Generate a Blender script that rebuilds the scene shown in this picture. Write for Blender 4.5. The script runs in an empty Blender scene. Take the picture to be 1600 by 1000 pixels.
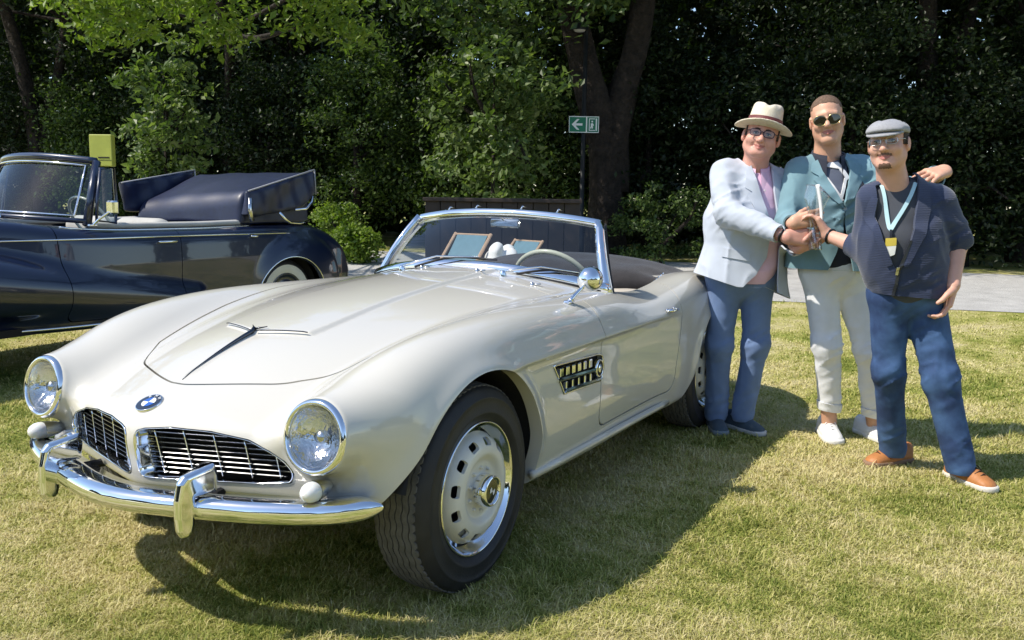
import bpy, math, random
import numpy as np
from mathutils import Vector, Matrix

# ------------------------------------------------------------------ camera, world, sun, exposure
SC = bpy.context.scene
COL = SC.collection
CAMP = np.array([2.43814499, 2.24024247, 1.2962027])
YAW, PITCH, ROLL, FPX = math.radians(-150.85574669), math.radians(-7.99261638), math.radians(0.8962131), 1409.88959
_F = np.array([math.cos(YAW)*math.cos(PITCH), math.sin(YAW)*math.cos(PITCH), math.sin(PITCH)])
_r = np.array([math.sin(YAW), -math.cos(YAW), 0.0]); _u = np.cross(_r, _F)
_c, _s = math.cos(ROLL), math.sin(ROLL)
CR, CU, CF = _c*_r + _s*_u, -_s*_r + _c*_u, _F
cam_d = bpy.data.cameras.new('camera'); cam = bpy.data.objects.new('camera', cam_d); COL.objects.link(cam)
cam.matrix_world = Matrix(((CR[0], CU[0], -CF[0], CAMP[0]), (CR[1], CU[1], -CF[1], CAMP[1]), (CR[2], CU[2], -CF[2], CAMP[2]), (0, 0, 0, 1)))
cam_d.sensor_width = 36.0; cam_d.lens = FPX/1600*36; cam_d.clip_start = 0.05; cam_d.clip_end = 600
SC.camera = cam

SUN_TO = Vector((0.57, -0.56, 1.0)).normalized()
W = bpy.data.worlds.new('World'); SC.world = W; W.use_nodes = True
_n = W.node_tree.nodes; _bg = _n['Background']
_sky = _n.new('ShaderNodeTexSky'); _sky.sky_type = 'NISHITA'; _sky.sun_disc = False
_sky.sun_elevation = math.asin(SUN_TO.z); _sky.sun_rotation = math.atan2(SUN_TO.x, SUN_TO.y)
_sky.altitude = 500; _sky.air_density = 1.0; _sky.dust_density = 0.6; _sky.ozone_density = 1.2
W.node_tree.links.new(_sky.outputs[0], _bg.inputs[0]); _bg.inputs[1].default_value = 0.15
sun_d = bpy.data.lights.new('sun', 'SUN'); sun_d.energy = 3.9; sun_d.angle = math.radians(0.53); sun_d.color = (1.0, 0.935, 0.82)
sun = bpy.data.objects.new('sun', sun_d); COL.objects.link(sun)
sun.rotation_euler = SUN_TO.to_track_quat('Z', 'Y').to_euler(); sun.location = (0, 0, 30)
SC.view_settings.view_transform = 'Standard'; SC.view_settings.look = 'None'
SC.view_settings.exposure = 0.52; SC.view_settings.gamma = 1.0; SC.view_settings.use_curve_mapping = False
SC.render.engine = 'CYCLES'
SC.cycles.use_denoising = True
SC.cycles.max_bounces = 8; SC.cycles.transparent_max_bounces = 16; SC.cycles.transmission_bounces = 8
SC.cycles.caustics_reflective = False; SC.cycles.caustics_refractive = False
RNG = np.random.default_rng(7); random.seed(7)

# ------------------------------------------------------------------ tools
def tag(o, label, cat, group=None, kind=None):
    o['label'] = label; o['category'] = cat
    if group: o['group'] = group
    if kind: o['kind'] = kind
    return o
def fine(o):
    """many tiny pieces kept as one part"""
    o['kind'] = 'stuff'; return o
def structure(o, label=None):
    o['kind'] = 'structure'
    if label: o['label'] = label
    return o
def empty(name, loc=(0, 0, 0), rz=0.0):
    o = bpy.data.objects.new(name, None); COL.objects.link(o); o.location = loc; o.rotation_euler = (0, 0, rz)
    o.empty_display_size = 0.1
    return o
def mesh_obj(name, V, F, mat=None, parent=None, smooth=True, normals=None):
    """F: (n,4) int array (4th -1 for a triangle) or a list of index tuples."""
    me = bpy.data.meshes.new(name)
    V = np.asarray(V, np.float32)
    if isinstance(F, np.ndarray) and F.ndim == 2:
        if F.shape[1] == 3: F = np.concatenate([F, -np.ones((len(F), 1), int)], 1)
        cnt = np.where(F[:, 3] < 0, 3, 4)
        idx = F.ravel(); idx = idx[idx >= 0]
    else:
        cnt = np.array([len(f) for f in F]); idx = np.array([i for f in F for i in f])
    me.vertices.add(len(V)); me.vertices.foreach_set('co', V.ravel())
    me.loops.add(len(idx)); me.loops.foreach_set('vertex_index', idx.astype(np.int32))
    me.polygons.add(len(cnt)); st = np.concatenate([[0], np.cumsum(cnt)[:-1]])
    me.polygons.foreach_set('loop_start', st.astype(np.int32))
    try: me.polygons.foreach_set('loop_total', cnt.astype(np.int32))
    except Exception: pass
    me.polygons.foreach_set('use_smooth', np.full(len(cnt), bool(smooth)))
    me.update(calc_edges=True); me.validate()
    if normals is not None and len(me.vertices) == len(V):
        me.normals_split_custom_set_from_vertices(np.asarray(normals, np.float32))
    o = bpy.data.objects.new(name, me); COL.objects.link(o)
    if mat is not None: me.materials.append(mat)
    if parent is not None: o.parent = parent
    return o
class MB:
    """collects pieces into one mesh"""
    def __init__(s): s.V = []; s.F = []; s.n = 0
    def add(s, V, F):
        V = np.asarray(V, float).reshape(-1, 3)
        if isinstance(F, np.ndarray):
            F = [tuple(int(i) for i in f if i >= 0) for f in F]
        s.F += [tuple(i + s.n for i in f) for f in F]; s.V.append(V); s.n += len(V); return s
    def box(s, c, d, R=None, bev=0.0):
        c = np.asarray(c, float); h = np.asarray(d, float)/2
        if bev <= 0:
            P = np.array([[x, y, z] for x in (-1, 1) for y in (-1, 1) for z in (-1, 1)])*h
            F = [(0, 1, 3, 2), (4, 6, 7, 5), (0, 4, 5, 1), (2, 3, 7, 6), (0, 2, 6, 4), (1, 5, 7, 3)]
        else:
            b = min(bev, *(h*0.98)); P = []; 
            import itertools
            for sx, sy, sz in itertools.product((-1, 1), repeat=3):
                P += [[sx*h[0], sy*(h[1]-b), sz*(h[2]-b)], [sx*(h[0]-b), sy*h[1], sz*(h[2]-b)], [sx*(h[0]-b), sy*(h[1]-b), sz*h[2]]]
            P = np.array(P); F = []
            def ci(sx, sy, sz): return 3*((sx > 0)*4 + (sy > 0)*2 + (sz > 0))
            for sg in (-1, 1):
                q = [(-1, -1), (1, -1), (1, 1), (-1, 1)]
                F.append(tuple(ci(sg, a, b_) for a, b_ in (q if sg > 0 else q[::-1])))
                F.append(tuple(ci(a, sg, b_) + 1 for a, b_ in (q[::-1] if sg > 0 else q)))
                F.append(tuple(ci(a, b_, sg) + 2 for a, b_ in (q if sg > 0 else q[::-1])))
            for a in (-1, 1):
                for b_ in (-1, 1):
                    F.append((ci(a, b_, -1), ci(a, b_, 1), ci(a, b_, 1)+1, ci(a, b_, -1)+1))
                    F.append((ci(a, -1, b_), ci(a, 1, b_), ci(a, 1, b_)+2, ci(a, -1, b_)+2))
                    F.append((ci(-1, a, b_)+1, ci(1, a, b_)+1, ci(1, a, b_)+2, ci(-1, a, b_)+2))
            for sx, sy, sz in itertools.product((-1, 1), repeat=3):
                k = ci(sx, sy, sz); F.append((k, k+1, k+2))
        if R is not None: P = P @ np.asarray(R).T
        return s.add(P + c, F)
    def tube(s, path, r, n=10, cap=True, closed=False, flat=1.0, up=None):
        V, F = tube_geo(path, r, n, cap, closed, flat, up); return s.add(V, F)
    def build(s, name, mat=None, parent=None, smooth=False):
        return mesh_obj(name, np.concatenate(s.V), s.F, mat, parent, smooth)
def frames(path, closed=False, up=None):
    P = np.asarray(path, float); T = np.roll(P, -1, 0) - np.roll(P, 1, 0)
    if not closed: T[0] = P[1]-P[0]; T[-1] = P[-1]-P[-2]
    T /= np.linalg.norm(T, axis=1)[:, None] + 1e-12
    N = np.zeros_like(T)
    if up is not None:
        N = np.asarray(up, float) - (T @ np.asarray(up, float))[:, None]*T
    else:
        a = np.array([0, 0, 1.0]) if abs(T[0, 2]) < .9 else np.array([1.0, 0, 0])
        n = a - a@T[0]*T[0]
        for i in range(len(P)):
            n = n - n@T[i]*T[i]; n /= np.linalg.norm(n)+1e-12; N[i] = n
    N /= np.linalg.norm(N, axis=1)[:, None]+1e-12
    return P, T, N, np.cross(T, N)
def tube_geo(path, r, n=10, cap=True, closed=False, flat=1.0, up=None):
    P, T, N, B = frames(path, closed, up); m = len(P); r = np.broadcast_to(np.asarray(r, float), (m,))
    a = np.arange(n)/n*2*math.pi
    V = P[:, None] + r[:, None, None]*(np.cos(a)[None, :, None]*N[:, None]*flat + np.sin(a)[None, :, None]*B[:, None])
    F = []
    for i in range(m if closed else m-1):
        j = (i+1) % m
        for k in range(n): F.append((i*n+k, i*n+(k+1) % n, j*n+(k+1) % n, j*n+k))
    if cap and not closed: F.append(tuple(range(n))[::-1]); F.append(tuple((m-1)*n+k for k in range(n)))
    return V.reshape(-1, 3), F
def sweep_geo(prof, path, up, closed_prof=True, cap=True, scale=None):
    """prof (k,2) in (side, up) ; side = cross(T, up)"""
    P, T, N, B = frames(path, False, up); prof = np.asarray(prof, float); k = len(prof); m = len(P)
    sc = np.ones(m) if scale is None else np.asarray(scale)
    V = P[:, None] + sc[:, None, None]*(prof[None, :, 0, None]*B[:, None] + prof[None, :, 1, None]*N[:, None])
    F = []; kk = k if closed_prof else k-1
    for i in range(m-1):
        for j in range(kk): F.append((i*k+j, i*k+(j+1) % k, (i+1)*k+(j+1) % k, (i+1)*k+j))
    if cap and closed_prof: F.append(tuple(range(k))[::-1]); F.append(tuple((m-1)*k+j for j in range(k)))
    return V.reshape(-1, 3), F
def basis(axis, up=(0, 0, 1)):
    a = np.asarray(axis, float); a = a/np.linalg.norm(a); u = np.asarray(up, float); u = u - u@a*a
    if np.linalg.norm(u) < 1e-6: u = np.array([1.0, 0, 0]) - a[0]*a
    u /= np.linalg.norm(u); return np.stack([a, np.cross(u, a), u], 1)     # columns: axis, side, up
def lathe_geo(prof, c=(0, 0, 0), axis=(0, 1, 0), n=32, up=(0, 0, 1)):
    """prof list of (radius, height along axis)"""
    R = basis(axis, up); prof = np.asarray(prof, float); k = len(prof); a = np.arange(n)/n*2*math.pi
    L = np.stack([np.broadcast_to(prof[:, 1][:, None], (k, n)), prof[:, 0][:, None]*np.cos(a), prof[:, 0][:, None]*np.sin(a)], -1).reshape(-1, 3)
    F = [(i*n+j, (i+1)*n+j, (i+1)*n+(j+1) % n, i*n+(j+1) % n) for i in range(k-1) for j in range(n)]
    return L @ R.T + np.asarray(c), F
def grid_geo(Pg, flip=False):
    Pg = np.asarray(Pg, float); a, b = Pg.shape[:2]
    F = [(i*b+j, (i+1)*b+j, (i+1)*b+j+1, i*b+j+1) for i in range(a-1) for j in range(b-1)]
    if flip: F = [f[::-1] for f in F]
    return Pg.reshape(-1, 3), F
def curve1(pts, sig=0.05):
    """smooth 1-D interpolant through (x, v) pairs"""
    p = np.array(sorted(pts), float); lo, hi = p[0, 0]-1.0, p[-1, 0]+1.0; n = 1600
    x = np.linspace(lo, hi, n); m = np.gradient(p[:, 1], p[:, 0]) if len(p) > 2 else np.zeros(len(p))
    i = np.clip(np.searchsorted(p[:, 0], x)-1, 0, len(p)-2); h = p[i+1, 0]-p[i, 0]; t = np.clip((x-p[i, 0])/h, 0, 1)
    v = (2*t**3-3*t**2+1)*p[i, 1] + (t**3-2*t**2+t)*h*m[i] + (-2*t**3+3*t**2)*p[i+1, 1] + (t**3-t**2)*h*m[i+1]
    v = np.where(x < p[0, 0], p[0, 1]+m[0]*(x-p[0, 0]), np.where(x > p[-1, 0], p[-1, 1]+m[-1]*(x-p[-1, 0]), v))
    dx = x[1]-x[0]; s = max(1, sig/dx); kx = np.arange(-int(3*s), int(3*s)+1); ker = np.exp(-.5*(kx/s)**2); ker /= ker.sum()
    vp = np.pad(v, len(kx)//2, mode='reflect', reflect_type='odd'); v = np.convolve(vp, ker, 'valid')
    return lambda q: np.interp(q, x, v)
def smin(a, b, k): h = np.maximum(k-np.abs(a-b), 0)/k; return np.minimum(a, b) - h*h*k*.25
def smax(a, b, k): return -smin(-a, -b, k)
def sstep(a, b, x): t = np.clip((x-a)/(b-a), 0, 1); return t*t*(3-2*t)
def sd_poly(px, py, poly):
    """signed distance to a 2-D polygon (negative inside)"""
    P = np.asarray(poly, float); d = np.full(px.shape, 1e9); sgn = np.ones(px.shape)
    n = len(P)
    for i in range(n):
        a, b = P[i], P[i-1]; ex, ey = b[0]-a[0], b[1]-a[1]; wx, wy = px-a[0], py-a[1]
        t = np.clip((wx*ex+wy*ey)/(ex*ex+ey*ey), 0, 1); d = np.minimum(d, (wx-ex*t)**2+(wy-ey*t)**2)
        c1, c2, c3 = py >= a[1], py < b[1], ex*wy > ey*wx
        flip = (c1 & c2 & c3) | (~c1 & ~c2 & ~c3); sgn = np.where(flip, -sgn, sgn)
    return sgn*np.sqrt(d)
def rcone(P, a, b, r1, r2):
    """tapered capsule distance (approximate: linear radius along the axis)"""
    a = np.asarray(a, float); b = np.asarray(b, float); d = b-a; L2 = d@d
    t = np.clip(((P-a) @ d)/L2, 0, 1)
    return np.linalg.norm(P-a-t[..., None]*d, axis=-1) - (r1+(r2-r1)*t)
def ell(P, c, r, R=None):
    q = P-np.asarray(c, float)
    if R is not None: q = q @ np.asarray(R)
    q = q/np.asarray(r, float); k = np.linalg.norm(q, axis=-1)
    g = np.linalg.norm(q/np.asarray(r, float), axis=-1)+1e-9
    return k*(k-1)/g
def sbox(P, c, h, r=0.0, R=None):
    q = P-np.asarray(c, float)
    if R is not None: q = q @ np.asarray(R)
    q = np.abs(q)-np.asarray(h, float)+r
    return np.linalg.norm(np.maximum(q, 0), axis=-1)+np.minimum(q.max(-1), 0)-r
def surface_nets(f, lo, hi, h, L=1.6, B=8):
    lo = np.asarray(lo, float); hi = np.asarray(hi, float)
    nb = np.ceil((hi-lo)/(h*B)).astype(int); N = nb*B
    c = [lo[i]+(np.arange(nb[i])+.5)*B*h for i in range(3)]
    G = np.stack(np.meshgrid(*c, indexing='ij'), -1); fc = f(G.reshape(-1, 3)).reshape(nb)
    V = np.empty(N+1, np.float32); rep = fc.repeat(B, 0).repeat(B, 1).repeat(B, 2)
    V[:-1, :-1, :-1] = rep; V[-1] = V[-2]; V[:, -1] = V[:, -2]; V[:, :, -1] = V[:, :, -2]
    keep = np.argwhere(np.abs(fc) < L*B*h*.87)
    o = np.stack(np.meshgrid(*[np.arange(B+1)]*3, indexing='ij'), -1)
    for s in range(0, len(keep), 400):
        kb = keep[s:s+400]; pts = lo + (kb[:, None, None, None]*B + o[None])*h
        val = f(pts.reshape(-1, 3)).reshape(len(kb), B+1, B+1, B+1)
        for (i, j, k), v in zip(kb*B, val): V[i:i+B+1, j:j+B+1, k:k+B+1] = v
    S = V < 0
    cnt = np.zeros(N, np.int8)
    for a in (0, 1):
        for b in (0, 1):
            for d in (0, 1): cnt += S[a:N[0]+a, b:N[1]+b, d:N[2]+d]
    act = np.argwhere((cnt > 0) & (cnt < 8)); idm = np.full(N, -1, np.int32); idm[tuple(act.T)] = np.arange(len(act))
    corner = np.array([[a, b, d] for a in (0, 1) for b in (0, 1) for d in (0, 1)])
    cv = np.stack([V[tuple((act+cc).T)] for cc in corner], 1)
    acc = np.zeros((len(act), 3)); num = np.zeros(len(act))
    for i in range(8):
        for j in range(i+1, 8):
            if np.abs(corner[i]-corner[j]).sum() != 1: continue
            m = (cv[:, i] < 0) != (cv[:, j] < 0); t = np.where(m, cv[:, i]/(cv[:, i]-cv[:, j]+1e-20), 0)
            acc += np.where(m[:, None], corner[i]+t[:, None]*(corner[j]-corner[i]), 0); num += m
    P = lo + (act + acc/num[:, None])*h
    Q = []
    for ax in range(3):
        sl0 = [slice(None)]*3; sl1 = [slice(None)]*3; sl0[ax] = slice(0, -1); sl1[ax] = slice(1, None)
        e = np.argwhere(S[tuple(sl0)] != S[tuple(sl1)]); b1, b2 = (ax+1) % 3, (ax+2) % 3
        e = e[(e[:, b1] > 0) & (e[:, b2] > 0) & (e[:, b1] < N[b1]) & (e[:, b2] < N[b2]) & (e[:, ax] < N[ax])]
        neg = S[tuple(e.T)]
        def cell(d1, d2):
            q = e.copy(); q[:, b1] -= d1; q[:, b2] -= d2; return idm[tuple(q.T)]
        q = np.stack([cell(1, 1), cell(0, 1), cell(0, 0), cell(1, 0)], 1)
        q = np.where(neg[:, None], q, q[:, ::-1]); Q.append(q)
    return P, np.concatenate(Q)
def grad(f, P, e=1e-3):
    G = np.empty_like(P)
    for i in range(3):
        d = np.zeros(3); d[i] = e; G[:, i] = (f(P+d)-f(P-d))/(2*e)
    return G
def project(f, P, it=3, e=1e-3, mx=.01):
    for _ in range(it):
        G = grad(f, P, e); st = (f(P)/(np.sum(G*G, 1)+1e-6))[:, None]*G
        l = np.linalg.norm(st, axis=1)[:, None]; st *= np.minimum(1, mx/(l+1e-9)); P = P-st
    return P
def normals_of(f, P, e=2e-3):
    G = grad(f, P, e); return G/(np.linalg.norm(G, axis=1)[:, None]+1e-9)
def sdf_mesh(f, lo, hi, h, L=1.6, it=3, e=1e-3):
    P, Q = surface_nets(f, lo, hi, h, L); return project(f, P, it, e, h), Q
def clip_mesh(V, Q, g, f=None):
    """split faces by g<0 / g>0. returns V', inside, outside, boundary edges (vertex pairs, inside on the left)"""
    if Q.shape[1] == 3: Q = np.concatenate([Q, -np.ones((len(Q), 1), int)], 1)
    gv = g(V); gv = np.where(np.abs(gv) < 1e-7, 1e-7, gv)
    qs = np.where(Q < 0, Q[:, :1], Q); s = gv[qs] < 0
    allin = s.all(1); allout = ~s.any(1); cr = Q[~allin & ~allout]
    edges = {}; ea = []; eb = []; fin = []; fout = []; bnd = []
    n0 = len(V)
    def cut(a, b):
        k = (a, b) if a < b else (b, a)
        if k not in edges: edges[k] = n0+len(ea); ea.append(k[0]); eb.append(k[1])
        return edges[k]
    def emit(lst, poly):
        if len(poly) == 3: lst.append((*poly, -1))
        elif len(poly) == 4: lst.append(tuple(poly))
        elif len(poly) > 4:
            for i in range(1, len(poly)-1): lst.append((poly[0], poly[i], poly[i+1], -1))
    for q in cr.tolist():
        q = [i for i in q if i >= 0]; pi = []; po = []; cu = []
        for i in range(len(q)):
            a, b = q[i], q[(i+1) % len(q)]; sa, sb = gv[a] < 0, gv[b] < 0
            (pi if sa else po).append(a)
            if sa != sb: c = cut(a, b); pi.append(c); po.append(c); cu.append((c, sa))
        emit(fin, pi); emit(fout, po)
        if len(cu) == 2:
            c0 = [c for c, sa in cu if sa][0]; c1 = [c for c, sa in cu if not sa][0]; bnd.append((c0, c1))
    if ea:
        A = V[ea]; Bv = V[eb]; ga = gv[ea]; l = np.zeros(len(ea)); hgh = np.ones(len(ea))
        for _ in range(16):
            m = (l+hgh)/2; gm = g(A+m[:, None]*(Bv-A)); same = (gm < 0) == (ga < 0)
            l = np.where(same, m, l); hgh = np.where(same, hgh, m)
        N = A+((l+hgh)/2)[:, None]*(Bv-A)
        if f is not None: N = project(f, N, 2, 1e-3, .004)
        V = np.concatenate([V, N])
    fi = np.array(fin, int).reshape(-1, 4); fo = np.array(fout, int).reshape(-1, 4)
    return V, np.concatenate([Q[allin], fi]), np.concatenate([Q[allout], fo]), bnd
def flange_geo(V, bnd, off):
    """strip from the boundary edges, displaced by off(P)->vectors"""
    ids = sorted({i for e in bnd for i in e}); mp = {v: i for i, v in enumerate(ids)}; P = V[ids]; O = P+off(P); n = len(ids)
    return np.concatenate([P, O]), [(mp[a], mp[b], mp[b]+n, mp[a]+n) for a, b in bnd]
def compact(V, Q, N=None):
    used = np.unique(Q[Q >= 0]); mp = np.full(len(V)+1, -1); mp[used] = np.arange(len(used)); Q2 = np.where(Q >= 0, mp[Q], -1)
    return V[used], Q2, (None if N is None else N[used])

# ------------------------------------------------------------------ materials
def new_mat(name):
    m = bpy.data.materials.new(name); m.use_nodes = True; nt = m.node_tree; return m, nt, nt.nodes['Principled BSDF']
def mat(name, col, rough=.5, metal=0.0, coat=0.0, coat_rough=.02, spec=.5, var=0.0, var_scale=8.0, bump=0.0, bump_scale=60.0, sheen=0.0, sss=0.0, trans=0.0, ior=1.45, rough_var=0.0, detail=4.0, bdist=.01):
    m, nt, b = new_mat(name); L = nt.links; nd = nt.nodes
    b.inputs['Base Color'].default_value = (*col, 1); b.inputs['Roughness'].default_value = rough; b.inputs['Metallic'].default_value = metal
    b.inputs['Coat Weight'].default_value = coat; b.inputs['Coat Roughness'].default_value = coat_rough; b.inputs['Specular IOR Level'].default_value = spec
    b.inputs['Sheen Weight'].default_value = sheen; b.inputs['Transmission Weight'].default_value = trans; b.inputs['IOR'].default_value = ior
    if sss: b.inputs['Subsurface Weight'].default_value = sss; b.inputs['Subsurface Radius'].default_value = (.012, .005, .003); b.inputs['Subsurface Scale'].default_value = 1.0
    if var or bump or rough_var:
        tc = nd.new('ShaderNodeTexCoord')
    if var:
        t = nd.new('ShaderNodeTexNoise'); t.inputs['Scale'].default_value = var_scale; t.inputs['Detail'].default_value = detail; L.new(tc.outputs['Object'], t.inputs['Vector'])
        r = nd.new('ShaderNodeMapRange'); r.inputs[1].default_value = .3; r.inputs[2].default_value = .7; r.inputs[3].default_value = 1-var; r.inputs[4].default_value = 1+var; L.new(t.outputs[0], r.inputs[0])
        mx = nd.new('ShaderNodeVectorMath'); mx.operation = 'SCALE'; mx.inputs[0].default_value = col; L.new(r.outputs[0], mx.inputs['Scale']); L.new(mx.outputs[0], b.inputs['Base Color'])
    if rough_var:
        t = nd.new('ShaderNodeTexNoise'); t.inputs['Scale'].default_value = 14; t.inputs['Detail'].default_value = 5; L.new(tc.outputs['Object'], t.inputs['Vector'])
        r = nd.new('ShaderNodeMapRange'); r.inputs[1].default_value = .35; r.inputs[2].default_value = .75; r.inputs[3].default_value = rough; r.inputs[4].default_value = rough+rough_var; L.new(t.outputs[0], r.inputs[0]); L.new(r.outputs[0], b.inputs['Roughness'])
    if bump:
        t = nd.new('ShaderNodeTexNoise'); t.inputs['Scale'].default_value = bump_scale; t.inputs['Detail'].default_value = 3; L.new(tc.outputs['Object'], t.inputs['Vector'])
        bp = nd.new('ShaderNodeBump'); bp.inputs['Strength'].default_value = bump; bp.inputs['Distance'].default_value = bdist; L.new(t.outputs[0], bp.inputs['Height']); L.new(bp.outputs[0], b.inputs['Normal'])
    return m
def glass_mat(name, col=(.9, .95, .95), rough=0.0, tint=.85, refl=.07):
    """thin window glass: fresnel mirror over a clear pane"""
    m = bpy.data.materials.new(name); m.use_nodes = True; nt = m.node_tree; nd = nt.nodes; L = nt.links; nd.remove(nd['Principled BSDF'])
    out = nd['Material Output']; tr = nd.new('ShaderNodeBsdfTransparent'); tr.inputs[0].default_value = (*[c*tint for c in col], 1)
    gl = nd.new('ShaderNodeBsdfGlossy'); gl.inputs['Roughness'].default_value = rough; fr = nd.new('ShaderNodeLayerWeight'); fr.inputs[0].default_value = .5; pw = nd.new('ShaderNodeMath'); pw.operation = 'POWER'; pw.inputs[1].default_value = 4.5; L.new(fr.outputs['Facing'], pw.inputs[0])
    mr = nd.new('ShaderNodeMath'); mr.operation = 'MULTIPLY_ADD'; mr.inputs[1].default_value = .93; mr.inputs[2].default_value = refl; mr.use_clamp = True; L.new(pw.outputs[0], mr.inputs[0])
    mx = nd.new('ShaderNodeMixShader'); L.new(mr.outputs[0], mx.inputs[0]); L.new(tr.outputs[0], mx.inputs[1]); L.new(gl.outputs[0], mx.inputs[2]); L.new(mx.outputs[0], out.inputs[0])
    return m
M = {}
M['cream'] = mat('cream_paint', (.615, .59, .525), .32, coat=1.0, coat_rough=.025, spec=.4)
M['cream_matte'] = mat('cream_wheel_paint', (.74, .71, .63), .35, coat=.4, var=.04)
M['chrome'] = mat('chrome', (.86, .87, .88), .045, 1.0, rough_var=.05)
M['chrome_dull'] = mat('dull_chrome', (.62, .62, .62), .2, 1.0)
M['black_gap'] = mat('dark_gap', (.012, .012, .013), .8)
M['well'] = mat('wheel_well_black', (.018, .018, .019), .85, bump=.3)
M['rubber'] = mat('tyre_rubber', (.022, .022, .025), .55, var=.2, var_scale=20, bump=.12, bump_scale=220)
M['tread'] = mat('tyre_tread', (.115, .11, .105), .85, var=.25, var_scale=40, bump=.3, bump_scale=160)
M['glass'] = glass_mat('window_glass')
M['lens'] = glass_mat('lamp_lens', (1, 1, 1), 0.0, .95)
M['reflector'] = mat('lamp_reflector', (.72, .73, .74), .10, 1.0, bump=.55, bump_scale=45)
M['white_lens'] = mat('white_lens', (.82, .82, .80), .18, coat=.5, sss=.2)
M['black_cloth'] = mat('dark_soft_top_cloth', (.024, .021, .022), .85, var=.2, var_scale=30, bump=.25, bump_scale=400, sheen=.2)
M['leather'] = mat('seat_leather', (.42, .38, .32), .5, var=.08, bump=.15, bump_scale=180)
M['dash'] = mat('dashboard_dark', (.03, .028, .03), .5)
M['ivory'] = mat('ivory_rim', (.74, .70, .56), .3, coat=.4)
M['grille_chrome'] = mat('grille_chrome', (.34, .345, .35), .22, 1.0)
M['shaded_chrome'] = mat('shaded_chrome', (.10, .105, .12), .15, 1.0)  # dark reflections and shadow put into the chrome colour of spear and lip
M['rubber_trim'] = mat('rubber_trim', (.02, .02, .02), .6)

# ------------------------------------------------------------------ the ground
def cam_ground(u, v, z=0.0):
    d = CR*(u-800)/FPX - CU*(v-500)/FPX + CF; s = (z-CAMP[2])/d[2]; return CAMP+s*d
def cam_depth(u, v, D): return CAMP+D*(CR*(u-800)/FPX - CU*(v-500)/FPX + CF)
def lawn_colour(nt, use_island=False):
    nd = nt.nodes; L = nt.links; tc = nd.new('ShaderNodeNewGeometry')
    n1 = nd.new('ShaderNodeTexNoise'); n1.inputs['Scale'].default_value = 1.1; n1.inputs['Detail'].default_value = 5; n1.inputs['Roughness'].default_value = .65; L.new(tc.outputs['Position'], n1.inputs['Vector'])
    n2 = nd.new('ShaderNodeTexNoise'); n2.inputs['Scale'].default_value = 9; n2.inputs['Detail'].default_value = 5; L.new(tc.outputs['Position'], n2.inputs['Vector'])
    ad = nd.new('ShaderNodeMath'); ad.operation = 'MULTIPLY_ADD'; ad.inputs[1].default_value = .55; L.new(n2.outputs[0], ad.inputs[0]); L.new(n1.outputs[0], ad.inputs[2])
    n0 = nd.new('ShaderNodeTexNoise'); n0.inputs['Scale'].default_value = .55; n0.inputs['Detail'].default_value = 2; L.new(tc.outputs['Position'], n0.inputs['Vector'])
    a0 = nd.new('ShaderNodeMath'); a0.operation = 'MULTIPLY_ADD'; a0.inputs[1].default_value = .55; L.new(n0.outputs[0], a0.inputs[0]); L.new(ad.outputs[0], a0.inputs[2]); s0 = nd.new('ShaderNodeMath'); s0.operation = 'SUBTRACT'; s0.inputs[1].default_value = .265; L.new(a0.outputs[0], s0.inputs[0])
    src = s0.outputs[0]
    if use_island:
        a2 = nd.new('ShaderNodeMath'); a2.operation = 'MULTIPLY_ADD'; a2.inputs[1].default_value = .38; L.new(tc.outputs['Random Per Island'], a2.inputs[0]); L.new(src, a2.inputs[2]); s3 = nd.new('ShaderNodeMath'); s3.operation = 'SUBTRACT'; s3.inputs[1].default_value = .19; L.new(a2.outputs[0], s3.inputs[0]); src = s3.outputs[0]
    cr = nd.new('ShaderNodeValToRGB'); e = cr.color_ramp.elements; L.new(src, cr.inputs[0])
    cols = [(.47, (.15, .20, .030)), (.60, (.28, .315, .06)), (.72, (.44, .43, .12)), (.85, (.58, .53, .21)), (.97, (.68, .60, .32))]
    e[0].position, e[0].color = cols[0][0], (*cols[0][1], 1); e[1].position, e[1].color = cols[-1][0], (*cols[-1][1], 1)
    for p, c in cols[1:-1]: q = e.new(p); q.color = (*c, 1)
    return cr.outputs[0]
m, nt, b = new_mat('lawn_ground'); b.inputs['Roughness'].default_value = .95; b.inputs['Specular IOR Level'].default_value = .15
_sc = nt.nodes.new('ShaderNodeVectorMath'); _sc.operation = 'SCALE'; _sc.inputs['Scale'].default_value = .80; nt.links.new(lawn_colour(nt), _sc.inputs[0]); nt.links.new(_sc.outputs[0], b.inputs['Base Color'])
_g = nt.nodes.new('ShaderNodeNewGeometry'); _t = nt.nodes.new('ShaderNodeTexNoise'); _t.inputs['Scale'].default_value = 70; _t.inputs['Detail'].default_value = 6; nt.links.new(_g.outputs['Position'], _t.inputs['Vector'])
_bp = nt.nodes.new('ShaderNodeBump'); _bp.inputs['Strength'].default_value = .9; _bp.inputs['Distance'].default_value = .03; nt.links.new(_t.outputs[0], _bp.inputs['Height']); nt.links.new(_bp.outputs[0], b.inputs['Normal'])
M['lawn'] = m
V, F = grid_geo(np.array([[(x, y, 0) for y in np.linspace(-150, 150, 13)] for x in np.linspace(-150, 150, 13)]), True)
structure(mesh_obj('lawn', V, F, M['lawn']))
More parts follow.
